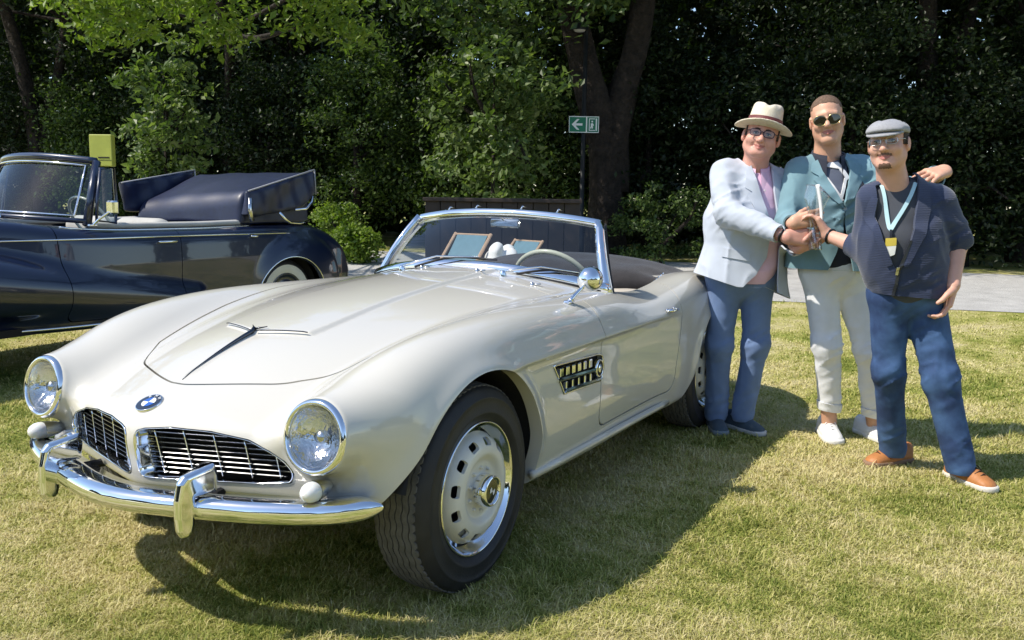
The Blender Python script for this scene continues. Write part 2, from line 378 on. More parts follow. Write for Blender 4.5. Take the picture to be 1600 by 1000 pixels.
# gravel road behind the cars
m, nt, b = new_mat('gravel_road'); b.inputs['Roughness'].default_value = .95
_g = nt.nodes.new('ShaderNodeNewGeometry'); _t = nt.nodes.new('ShaderNodeTexNoise'); _t.inputs['Scale'].default_value = 3; _t.inputs['Detail'].default_value = 9; _t.inputs['Roughness'].default_value = .7; nt.links.new(_g.outputs['Position'], _t.inputs['Vector'])
_r = nt.nodes.new('ShaderNodeValToRGB'); _r.color_ramp.elements[0].position = .3; _r.color_ramp.elements[0].color = (.38, .37, .35, 1); _r.color_ramp.elements[1].position = .7; _r.color_ramp.elements[1].color = (.55, .535, .51, 1); nt.links.new(_t.outputs[0], _r.inputs[0]); nt.links.new(_r.outputs[0], b.inputs['Base Color'])
_t2 = nt.nodes.new('ShaderNodeTexNoise'); _t2.inputs['Scale'].default_value = 60; _t2.inputs['Detail'].default_value = 3; nt.links.new(_g.outputs['Position'], _t2.inputs['Vector']); _bp = nt.nodes.new('ShaderNodeBump'); _bp.inputs['Distance'].default_value = .02; nt.links.new(_t2.outputs[0], _bp.inputs['Height']); nt.links.new(_bp.outputs[0], b.inputs['Normal'])
def road_near(y): return -9.05-.235*(y+.1)
def road_far(y): return -15.05-.205*(y+1.5)
_ys = np.linspace(-70, 60, 120)
G = np.array([[(road_near(y)+.10*math.sin(y*1.7)+.06*math.sin(y*4.1), y, .006) for y in _ys], [(road_far(y), y, .006) for y in _ys]])
V, F = grid_geo(G); structure(mesh_obj('road', V, F, m))
# ------------------------------------------------------------------ grass blades, denser where the camera is near
def grass():
    n = 520000; rng = np.random.default_rng(3)
    u = rng.uniform(-160, 1760, n); v = 470+(1120-470)*rng.uniform(0, 1, n)**.82
    d = CR[None]*((u-800)/FPX)[:, None]-CU[None]*((v-500)/FPX)[:, None]+CF[None]; s = -CAMP[2]/d[:, 2]; P = CAMP+s[:, None]*d
    keep = (P[:, 0] > -9.4) & (s < 14); P = P[keep]; s = s[keep]; n = len(P)
    tuft = np.sin(P[:, 0]*7.1+1.3*np.sin(P[:, 1]*5.3))*np.sin(P[:, 1]*6.3+1.7*np.sin(P[:, 0]*4.7))
    patch = np.sin(P[:, 0]*1.9+P[:, 1]*.7)*np.sin(P[:, 1]*2.3-P[:, 0]*.9)
    h = rng.gamma(5, .0030, n)*(1+.35*tuft)*(1+.25*patch); h = np.clip(h, .008, .055)
    # blades kept short where tyres and shoes press the turf
    w = rng.uniform(.0009, .0019, n)*np.clip(s/2.6, 1, 3.2); az = rng.uniform(0, 2*math.pi, n); lean = rng.uniform(.5, 2.0, n)
    side = np.stack([-np.sin(az), np.cos(az), 0*az], 1); fw = np.stack([np.cos(az), np.sin(az), 0*az], 1)
    up = np.array([0, 0, 1.0]); 
    p0 = P-side*w[:, None]; p1 = P+side*w[:, None]; mid = P+fw*(h*lean*.35)[:, None]+up*(h*.62)[:, None]; tip = P+fw*(h*lean)[:, None]+up*(h*np.sqrt(np.clip(1-(.47*lean)**2, .12, 1)))[:, None]
    m0 = mid-side*(w*.8)[:, None]; m1 = mid+side*(w*.8)[:, None]
    V = np.stack([p0, p1, m1, m0, tip], 1).reshape(-1, 3); k = np.arange(n)*5
    Q = np.stack([k, k+1, k+2, k+3], 1); T = np.stack([k+3, k+2, k+4, -np.ones(n, int)], 1)
    m, nt, b = new_mat('grass_blades'); c = lawn_colour(nt, True); nt.links.new(c, b.inputs['Base Color']); b.inputs['Roughness'].default_value = .6; b.inputs['Specular IOR Level'].default_value = .3
    tr = nt.nodes.new('ShaderNodeBsdfTranslucent'); nt.links.new(c, tr.inputs[0]); mx = nt.nodes.new('ShaderNodeMixShader'); mx.inputs[0].default_value = .3
    nt.links.new(b.outputs[0], mx.inputs[1]); nt.links.new(tr.outputs[0], mx.inputs[2]); nt.links.new(mx.outputs[0], nt.nodes['Material Output'].inputs[0])
    o = mesh_obj('grass', V, np.concatenate([Q, T]), m, None, True); o['kind'] = 'stuff'; o['label'] = 'short sunburnt lawn grass around the cars'; o['category'] = 'grass'
grass()
# ------------------------------------------------------------------ trees
def leaf_mat(name, ramp):
    m, nt, b = new_mat(name); g = nt.nodes.new('ShaderNodeNewGeometry'); r = nt.nodes.new('ShaderNodeValToRGB')
    e = r.color_ramp.elements; e[0].position = 0; e[0].color = (*ramp[0], 1); e[1].position = 1; e[1].color = (*ramp[-1], 1)
    for i, c in enumerate(ramp[1:-1]): q = e.new((i+1)/(len(ramp)-1)); q.color = (*c, 1)
    nt.links.new(g.outputs['Random Per Island'], r.inputs[0]); nt.links.new(r.outputs[0], b.inputs['Base Color']); b.inputs['Roughness'].default_value = .45; b.inputs['Specular IOR Level'].default_value = .4
    tr = nt.nodes.new('ShaderNodeBsdfTranslucent'); h = nt.nodes.new('ShaderNodeVectorMath'); h.operation = 'MULTIPLY'; h.inputs[1].default_value = (1.25, 1.45, .5); nt.links.new(r.outputs[0], h.inputs[0]); nt.links.new(h.outputs[0], tr.inputs[0])
    mx = nt.nodes.new('ShaderNodeMixShader'); mx.inputs[0].default_value = .38; nt.links.new(b.outputs[0], mx.inputs[1]); nt.links.new(tr.outputs[0], mx.inputs[2]); nt.links.new(mx.outputs[0], nt.nodes['Material Output'].inputs[0])
    return m
M['leaf'] = leaf_mat('leaf_green_and_lit', [(.022, .042, .010), (.050, .088, .018), (.15, .21, .06)])  # lightest tone of the ramp imitates leaves catching the sun
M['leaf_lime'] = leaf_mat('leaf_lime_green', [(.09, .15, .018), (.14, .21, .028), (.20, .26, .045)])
M['leaf_sun'] = leaf_mat('leaf_sunlit_tone', [(.05, .085, .02), (.09, .14, .035), (.19, .24, .09)])  # brighter variant of the leaf, sunlight put into its colour
M['leaf_shaded'] = leaf_mat('leaf_shaded_green', [(.012, .022, .008), (.020, .036, .010), (.034, .056, .016)])  # shade of hedge and wood put into the leaf colour
M['bark'] = mat('bark', (.022, .016, .012), .95, var=.6, var_scale=7, bump=1.0, bump_scale=11, detail=8, bdist=.08)
def leaves(cent, per, clump_r, size, rng, flat=.6):
    """leaf-shaped faces in clumps around the centres"""
    n = len(cent)*per; c = np.repeat(cent, per, 0); cr = np.repeat(np.broadcast_to(clump_r, (len(cent),)), per)
    o = rng.normal(size=(n, 3)); o /= np.linalg.norm(o, axis=1)[:, None]; o *= (rng.uniform(0, 1, n)**.5*cr)[:, None]; o[:, 2] *= flat
    P = c+o; nr = rng.normal(size=(n, 3))*.75+np.array([.25, -.25, .75]); nr /= np.linalg.norm(nr, axis=1)[:, None]
    t = rng.normal(size=(n, 3)); t -= np.sum(t*nr, 1)[:, None]*nr; t /= np.linalg.norm(t, axis=1)[:, None]; s = np.cross(nr, t)
    L = (size*rng.uniform(.65, 1.35, n))[:, None]
    V = np.stack([P-t*L*.55, P+s*L*.30+t*L*.02+nr*L*.06, P+t*L*.55-nr*L*.05, P-s*L*.30+t*L*.02+nr*L*.06], 1).reshape(-1, 3); k = np.arange(n)*4
    return V, np.stack([k, k+1, k+2, k+3], 1)
def trunk_geo(path, r, rng, n=14, rough=.12):
    path = np.asarray(path, float); m = 24; t = np.linspace(0, 1, len(path)); tt = np.linspace(0, 1, m)
    P = np.stack([np.interp(tt, t, path[:, k]) for k in range(3)], 1); rr = np.interp(tt, t, r)
    for _ in range(2): P[1:-1] = (P[:-2]+2*P[1:-1]+P[2:])/4
    V, F = tube_geo(P, rr, n); ctr = np.repeat(P, n, 0); ph = rng.uniform(0, 6, n); a = np.tile(np.arange(n), m); i = np.repeat(np.arange(m), n)
    V = ctr+(V-ctr)*(1+rough*np.sin(a*2.7+ph[a]+i*.25)+rough*.6*np.sin(a*5.1+i*.7))[:, None]
    return V, F
def tree(name, base, label, cat='tree', crown_c=(0, 0, 4), crown_r=(2, 2, 3), clumps=160, per=70, clump_r=.55, leaf=.12, lm='leaf', trunk=None, seed=1, group='trees and shrubs along the road', hollow=.45, zmin=None, limbs=6):
    rng = np.random.default_rng(seed); root = empty(name, base); tag(root, label, cat, group)
    d = rng.normal(size=(clumps, 3)); d /= np.linalg.norm(d, axis=1)[:, None]; d *= (hollow+(1-hollow)*rng.uniform(0, 1, clumps)**.6)[:, None]
    lump = 1+.18*np.sin(d[:, 0]*5+seed)*np.cos(d[:, 1]*4+d[:, 2]*5+seed*2)
    C = np.asarray(crown_c)+d*lump[:, None]*np.asarray(crown_r)
    if zmin is not None: C = C[C[:, 2] > zmin]
    V, Q = leaves(C, per, clump_r*rng.uniform(.7, 1.3, len(C)), leaf, rng)
    mesh_obj('crown', V, Q, M[lm], root, False)
    mb = MB()
    if trunk is None: trunk = [([(0, 0, -.1), (.05, .03, crown_c[2]*.5), (0, 0, crown_c[2])], [.12, .09, .05])]
    for path, r in trunk: mb.add(*trunk_geo(path, r, rng))
    top = np.asarray(trunk[0][0][-1], float)
    for k in range(limbs):
        c = C[rng.integers(len(C))]; st = np.asarray(trunk[k % len(trunk)][0][-2], float)*(.55)+np.asarray(trunk[k % len(trunk)][0][-1], float)*.45
        mb.add(*trunk_geo([st, st*.5+c*.5+rng.normal(size=3)*.1, c], [.045, .03, .012], rng, 7))
    mb.build('trunk', M['bark'], root, True)
    return root
def env_trees():
    rng = np.random.default_rng(11)
    # the hedge-like row of shrubs and young trees on the far side of the road
    ys = [3.4, 1.3, -.8, -2.7, -4.9, -7.0, -9.2, -11.5, -14.0, -16.6, -19.4, -22.3]
    words = ['at the far right edge of the picture', 'right of the man in the flat cap', 'behind the man in sunglasses', 'behind the man in the straw hat', 'right of the forked tree', 'left of the lamp post', 'above the left end of the dark counter', 'above the gap between the two cars', 'behind the folded hood of the navy car', 'between the yellow box and the folded hood', 'behind the yellow box', 'above the windscreen of the navy car at the left edge']
    for i, y in enumerate(ys):
        x = road_far(y)-1.5-.5*rng.uniform(); hgt = rng.uniform(2.1, 2.9)
        tree('shrub', (x, y, 0), 'tall dark leafy shrub '+words[i], 'shrub', (0, 0, hgt*.98), (1.25, 1.45, hgt), 210, 62, .50, .10, 'leaf' if i in (5, 6, 7, 10) else 'leaf_shaded', None, 21+i, 'shrubs along the far side of the road', .35, .15, 3)  # sunlit shrubs keep the brighter leaf, the rest take the shade-toned one
    ys = [2.2, -1.8, -6.2, -10.4, -15.0, -20.0, -25.5]
    for i, y in enumerate(ys):
        x = road_far(y)-3.6-.8*rng.uniform()
        tree('woodland_tree', (x, y, 0), 'dark tree of the wood, '+['far right', 'second from the right', 'third from the right', 'in the middle', 'third from the left', 'second from the left', 'far left'][i]+' in the back row', 'tree', (0, 0, 5.4), (2.2, 2.5, 4.4), 260, 70, .7, .14, 'leaf_shaded', [([(0, 0, -.1), (.1, .1, 3), (0, 0, 6)], [.2, .15, .07])], 60+i, 'trees of the wood', .3, .4)
    # the forked tree behind the lamp post
    b = cam_depth(948, 300, 18.7); b[2] = 0
    R_ = CR*np.array([1, 1, 0]); R_ /= np.linalg.norm(R_)
    tr = [([(0, 0, -.1), (0, 0, 1.2), tuple(R_*-.12+np.array([0, 0, 2.7])), tuple(R_*-.62+np.array([0, 0, 4.1])), tuple(R_*-1.15+np.array([0, 0, 6.5]))], [.46, .40, .37, .27, .22]), ([(0, 0, 1.4), tuple(R_*.12+np.array([0, 0, 2.7])), tuple(R_*.48+np.array([0, 0, 4.1])), tuple(R_*.72+np.array([0, 0, 6.5]))], [.40, .34, .27, .22])]
    tree('forked_tree', tuple(b), 'old forked tree with two thick trunks behind the lamp post', 'tree', (1.6, -1.6, 7.0), (3.4, 3.4, 3.2), 240, 80, .8, .15, 'leaf', tr, 91, 'tall trees over the road', .3, 4.35, 10)
    # tall trees whose crowns reach over the road and keep the hedge in shade
    spots = [(-16.6, -15.8, 'tall tree over the road behind the navy car', 8.6, 4.2, 'leaf'), (-13.0, -21.0, 'tall tree at the far left with slender trunks', 8.0, 4.6, 'leaf_shaded'), (-18.6, .4, 'tall tree above the man in sunglasses', 8.2, 4.4, 'leaf'), (-19.2, 5.8, 'tall tree at the far right of the road', 8.2, 4.6, 'leaf_shaded')]
    for i, (x, y, lab, h, r, lm) in enumerate(spots):
        tree('tall_tree', (x, y, 0), lab, 'tree', (3.6, -.8, h), (r+.4, r+.2, 3.0), 150, 84, .85, .16, lm, [([(0, 0, -.1), (.1, 0, 2.5), (.5, -.1, 5), (1.2, -.3, 7.5)], [.28, .22, .17, .10]), ([(.1, 0, 2.0), (-.3, .5, 4.5), (-.5, 1.0, 7)], [.16, .12, .07])], 120+i, 'tall trees over the road', .3, 4.7, 8)
    # the lime tree whose low sunlit branches hang into the top left
    lb = np.array([-14.8, -15.9, 0]); tip = np.array([-6.3, -7.2, 4.35])-lb
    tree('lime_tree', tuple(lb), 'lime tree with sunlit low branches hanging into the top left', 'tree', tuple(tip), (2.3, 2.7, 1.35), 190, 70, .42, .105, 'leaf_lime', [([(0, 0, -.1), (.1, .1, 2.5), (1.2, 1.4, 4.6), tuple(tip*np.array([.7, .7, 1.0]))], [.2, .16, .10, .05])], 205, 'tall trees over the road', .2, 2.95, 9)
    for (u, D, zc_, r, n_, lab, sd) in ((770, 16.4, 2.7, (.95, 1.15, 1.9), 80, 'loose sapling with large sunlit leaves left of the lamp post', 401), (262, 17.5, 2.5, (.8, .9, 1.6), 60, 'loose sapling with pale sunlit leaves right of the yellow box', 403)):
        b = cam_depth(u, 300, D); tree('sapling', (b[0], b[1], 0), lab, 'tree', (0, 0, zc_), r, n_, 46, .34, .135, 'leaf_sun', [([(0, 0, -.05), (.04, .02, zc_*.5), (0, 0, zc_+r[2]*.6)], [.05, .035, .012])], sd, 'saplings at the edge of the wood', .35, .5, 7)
    # dense wood behind everything
    n = 42000; y = rng.uniform(-46, 22, n); x = np.array([road_far(q) for q in y])-6.5-rng.uniform(0, 4.5, n); z = rng.uniform(0, 11.5, n)
    V, Q = leaves(np.stack([x, y, z], 1), 1, .3, .66, rng); o = mesh_obj('wood', V, Q, M['leaf_shaded'], None, False); tag(o, 'dense dark wood closing the view behind the trees', 'wood', None, 'stuff')
    # unseen tree belt added behind the camera for chrome and paint to mirror
    n = 15000; t = rng.uniform(-1.15, 1.9, n); d = rng.uniform(15, 20, n); z = rng.uniform(.2, 1, n)**.8*(3.6+1.0*np.sin(t*9)+.7*np.sin(t*23+1))
    V, Q = leaves(np.stack([1.5+d*np.cos(t), 1.0+d*np.sin(t), z], 1), 1, .3, .62, rng); o = mesh_obj('reflection_trees', V, Q, M['leaf_shaded'], None, False); tag(o, 'unseen belt of trees added behind the camera for reflections', 'wood', None, 'stuff')
    # small bushes by the road
    for (u, v, D, r, lab, lm, sd) in ((528, 345, 17.0, (.42, .48, .54), 'low bright green bush behind the tail of the navy car', 'leaf_lime', 301), (1035, 345, 17.2, (1.2, 1.2, .75), 'low rounded bush between the forked tree and the man in the straw hat', 'leaf', 302), (555, 375, 16.2, (.35, .4, .32), 'small pale flowering bush at the kerb behind the navy car', 'leaf_lime', 303)):
        b = cam_depth(u, v, D); tree('bush', (b[0], b[1], 0), lab, 'bush', (0, 0, r[2]), r, 60, 60, .25, .075, lm, [([(0, 0, -.05), (.02, 0, .2), (0, 0, .5)], [.03, .025, .015])], sd, 'low bushes by the road', .4, .05, 3)
env_trees()

# ------------------------------------------------------------------ the cream roadster (its own axes are the world's: nose to +x, front axle at x=0)
zc = curve1([(.90, .50), (.735, .615), (.657, .655), (.544, .695), (.408, .75), (.233, .806), (0, .852), (-.14, .874), (-.5, .912), (-.87, .935), (-1.15, .948), (-1.6, .94), (-2.1, .915), (-2.6, .875), (-3.0, .80), (-3.4, .68), (-3.6, .58)], .06)
zl = curve1([(.90, .40), (.735, .52), (.6, .60), (.38, .700), (.25, .732), (0, .785), (-.14, .808), (-.5, .845), (-.87, .862), (-1.2, .865), (-1.6, .83), (-2.1, .86), (-2.6, .83), (-3.0, .75), (-3.4, .62)], .06)
yh = curve1([(.9, .40), (.6, .40), (.38, .40), (.25, .44), (-.14, .52), (-.5, .58), (-.87, .61), (-1.3, .62), (-3.6, .62)], .06)
zf = curve1([(.80, .60), (.65, .665), (.53, .712), (.372, .785), (.236, .828), (.08, .858), (-.065, .873), (-.41, .885), (-.82, .872), (-1.24, .85), (-1.67, .818), (-1.98, .836), (-2.26, .878), (-2.5, .878), (-3.0, .79), (-3.4, .64), (-3.6, .53)], .06)
yf = curve1([(.7, .585), (.53, .60), (.25, .635), (0, .655), (-.5, .665), (-1.2, .675), (-1.7, .68), (-2.2, .68), (-2.6, .67), (-3.0, .60), (-3.5, .45)], .06)
wmax = curve1([(.75, .66), (.6, .715), (.47, .758), (.3, .79), (0, .815), (-.4, .812), (-.92, .805), (-1.5, .80), (-2.0, .812), (-2.48, .822), (-2.9, .79), (-3.2, .71), (-3.45, .56), (-3.7, .3)], .07)
_xs = [(.1, .712), (.2, .680), (.3, .648), (.4, .615), (.5, .583), (.6, .555), (.7, .50), (.8, .40)]
xn = curve1([(-a, b) for a, b in _xs]+[(0, .737)]+_xs, .025)
zbot = curve1([(.8, .39), (.6, .385), (.45, .375), (.3, .30), (0, .27), (-2.5, .26), (-3.0, .30), (-3.5, .42)], .06)
ybul = curve1([(.3, .17), (.15, .195), (-.3, .20), (-1.0, .17), (-1.4, .16)], .05)
ARCH = [(0.015, .345, .392), (-2.48, .345, .385)]
def arch_g(x, z, i):
    cx, cz, r = ARCH[i]
    dx = x-cx; dz = z-cz
    if i == 0:                      # the front edge of the opening runs forward as it nears the bumper
        r = r+.09*sstep(.22, -.06, dz)*sstep(.05, .30, dx)
        return np.sqrt(dx*dx+np.where(dz > 0, dz, dz*.75)**2)-r
    k = (dx > 0)*sstep(.05, -.15, dz)
    return np.sqrt(dx*dx+np.where(dz > 0, dz*1.05, dz*.75)**2)-(r+.22*k*sstep(.10, -.22, dz))
def body_f(P):
    x, y, z = P[..., 0], P[..., 1], P[..., 2]; a = np.sqrt(y*y+1e-6)
    Yh = yh(x); hz = zc(x)-(zc(x)-zl(x))*(a/Yh)**2
    # raised centre of the hood, its front end a shallow chevron
    bx = .225-.35*a-x
    hz = hz + .012*sstep(-.012, .012, ybul(x)-a)*sstep(-.006, .012, bx)*sstep(-1.5, -1.1, x)
    hz = hz + .006*np.exp(-(a/.012)**2)*sstep(.54, .48, x)*sstep(.20, .24, x)
    fz = zf(x)-2.6*(a-yf(x))**2*np.where(a > yf(x), .25, 1)
    H = smax(hz, fz, .07)
    T = (z-H)*.93
    w = wmax(x)-.38*np.maximum(.46-z, 0)**1.6-.10*np.maximum(z-.60, 0)**1.3
    cr = sstep(.05, -.30, x)*sstep(-2.0, -1.6, x)
    w = w + .016*cr*(sstep(.703, .722, z)-1) + .010*cr*np.exp(-((z-.722)/.03)**2)
    for i in (0, 1):
        g = arch_g(x, z, i); w = w+.014*np.exp(-(np.maximum(g, 0)/.035)**2)*sstep(.28, .45, z)
    S = a-w
    f = smax(T, S, .15)
    lean = np.where(z < .60, -.16*(.60-z), 0)-.9*np.maximum(.42-z, 0)**1.2
    Nn = (x-(xn(y)+lean))*.93
    f = smax(f, Nn, .075)
    # rounded lip over the grilles and under them
    f = smax(f, zbot(x)-z, .05)
    f = smax(f, -(x+3.58), .25)
    # headlight pods
    pod = rcone(np.stack([x, a, z], -1), (.575, .60, .622), (.05, .62, .60), .108, .165)
    pod = smax(pod, x+.20*(z-.62)-.598, .015)
    f = smin(f, pod, .05)
    return f
GR = [(.018, .572), (.026, .588), (.05, .596), (.13, .604), (.25, .600), (.36, .583), (.43, .557), (.472, .529), (.493, .497), (.482, .467), (.38, .456), (.18, .450), (.06, .446), (.026, .448), (.018, .468)]
VENT = [(-.475, .672), (-.885, .655), (-.930, .645), (-.942, .60), (-.925, .545), (-.88, .540), (-.565, .552)]
def hood_g(P):
    x, a, z = P[:, 0], np.abs(P[:, 1]), P[:, 2]
    ys = np.interp(x, [-1.0, -.87, -.5, -.14, .25, .38], [.61, .605, .575, .515, .435, .375])
    front = x-(.545-.55*np.maximum(a-.02, 0)**1.32*1.15)
    return np.maximum(smax(smax(a-ys, front, .10), -(x+1.0-.10*(a/.6)**2), .03), .45-z)
def door_poly(P):
    x, a, z = P[:, 0], np.abs(P[:, 1]), P[:, 2]
    xr = -1.83-.10*np.clip((z-.45)/.4, 0, 1)
    d = smax(smax(x+.925-.02*(z-.5), xr-x, .05), .335-z, .08)
    return np.maximum(d, .60-a)
def cockpit_g(P):
    x, a, z = P[:, 0], np.abs(P[:, 1]), P[:, 2]
    xf = -1.20-.10*(a/.63)**2; hw = np.interp(x, [-2.3, -2.1, -1.9, -1.7, -1.2], [.56, .605, .625, .63, .635])
    d = smax(smax(x-xf, -2.22-x+.12*(a/.6)**3, .16), a-hw, .03)
    return np.maximum(d, .70-z)
def nrm3(v): v = np.asarray(v, float); return v/np.linalg.norm(v)
def car507():
    root = empty('convertible_car', (0, 0, 0))
    tag(root, 'cream white open two-seat roadster with chrome bumper parked on the lawn', 'car')
    V, Q = sdf_mesh(body_f, (-3.75, -.95, .2), (.85, .95, 1.08), .0088, 1.45, 2)
    # --- openings
    def region(fn): return fn
    mbi = MB()                    # returns of the sheet metal at the openings
    inward = lambda d: (lambda P: -normals_of(body_f, P)*d)
    def cut(g, off, V, Q):
        V, i, o, b = clip_mesh(V, Q, g, body_f)
        if b: mbi.add(*flange_geo(V, b, off))
        return V, i, o
    for i in (0, 1):
        V, _, Q = cut(lambda P: np.maximum(arch_g(P[:, 0], P[:, 2], i), .50-np.abs(P[:, 1])), lambda P: np.stack([0*P[:, 0], -np.sign(P[:, 1])*.05, 0*P[:, 0]], 1), V, Q)
    for s in (1, -1):
        V, _, Q = cut(lambda P: np.maximum(sd_poly(s*P[:, 1], P[:, 2], GR)-.003, .3-P[:, 0]), lambda P: np.tile([-.05, 0, 0], (len(P), 1)), V, Q)
        V, _, Q = cut(lambda P: np.maximum(sd_poly(P[:, 0], P[:, 2], VENT)-.004, .6-s*P[:, 1]), lambda P: np.tile([0, -s*.035, 0], (len(P), 1)), V, Q)
    V, _, Q = cut(cockpit_g, inward(.03), V, Q)
    def lamp_hole(P):
        ax = nrm3((1, .05, .17)); q = np.stack([P[:, 0]-.585, np.abs(P[:, 1])-.598, P[:, 2]-.622], 1); al = q @ ax; return np.maximum(np.linalg.norm(q-al[:, None]*ax, axis=1)-.097, -.07-al)
    V, _, Q = cut(lamp_hole, lambda P: np.tile([-.03, 0, 0], (len(P), 1)), V, Q)
    gap = .0034
    V, hi, _ = cut(lambda P: hood_g(P)+gap, inward(.02), V, Q)
    V, _, Q2 = cut(lambda P: hood_g(P)-gap, inward(.02), V, Q)
    doors = []
    for s in (1, -1):
        gd = lambda P: np.maximum(door_poly(P), -s*P[:, 1])
        V, di, _ = cut(lambda P: gd(P)+gap, inward(.02), V, Q2); doors.append(di)
        V, _, Q2 = cut(lambda P: gd(P)-gap, inward(.02), V, Q2)
    N = normals_of(body_f, V)
    def piece(name, q, parent):
        v, qq, n = compact(V, q, N); return mesh_obj(name, v, qq, M['cream'], parent, True, n)
    piece('body', Q2, root); piece('hood', hi, root)
    dl = piece('door', doors[0], root); dr = piece('door', doors[1], root)
    fine(mbi.build('panel_edges', M['cream'], root))
    # inner dark shell so that gaps and openings look into darkness
    inn = lambda P: body_f(P)+.022
    v, q = surface_nets(inn, (-3.75, -.95, .22), (.80, .95, 1.06), .03)
    for g in (lambda P: cockpit_g(P)-.01, lambda P: np.maximum(arch_g(P[:, 0], P[:, 2], 0)-.01, .45-np.abs(P[:, 1])), lambda P: np.maximum(arch_g(P[:, 0], P[:, 2], 1)-.01, .45-np.abs(P[:, 1])),
              lambda P: np.maximum(sd_poly(np.abs(P[:, 1]), P[:, 2], GR)-.02, .3-P[:, 0]), lambda P: np.maximum(sd_poly(P[:, 0], P[:, 2], VENT)-.01, .6-np.abs(P[:, 1])), lambda P: lamp_hole(P)-.004):
        v, _, q, _b = clip_mesh(v, q, g)
    v, q, _ = compact(v, q); mesh_obj('inner_shell', v, q, M['black_gap'], root)
    # wheel wells
    for (cx, cz, r) in ARCH:
        for s in (1, -1):
            a = np.linspace(.22, math.pi+.05, 40); rr = r+.012
            ys = np.array([.40, .46, .60, .795]) if r else None
            G = np.array([[[cx+rr*math.cos(t), s*yy, cz+rr*math.sin(t)] for t in a] for yy in (.42, .62, .77)])
            mb = MB(); mb.add(*grid_geo(G)); mb.add(np.array([[cx, s*.42, cz]]+[list(p) for p in G[0]]), [(0, i+1, i+2) for i in range(len(a)-1)])
            mb.build('wheel_well', M['well'], root, True)
    # floor pan and sill strips
    mb = MB(); mb.box((-1.25, 0, .26), (1.7, 1.46, .04)); mb.build('floor_pan', M['black_gap'], root)
    for s in (1, -1):
        path = [(-.36, s*.770, .287), (-.6, s*.775, .284), (-1.2, s*.775, .280), (-1.7, s*.776, .276), (-1.80, s*.77, .276)]
        mb = MB(); mb.tube(path, .016, 8, flat=1.0); mb.build('sill_strip', M['cream'], root, True)
    # --- wheels
    wr = build_wheel(root)
    for x, s, st in ((0, 1, 0), (0, -1, 0), (-2.48, 1, 0), (-2.48, -1, 0)):
        copy_wheel(wr, root, (x, s*.765, .338), s)
    for o in [wr]+list(wr.children): bpy.data.objects.remove(o)
    front_end(root); cabin(root); side_trim(root, dl, dr)
    return root
TW = .082
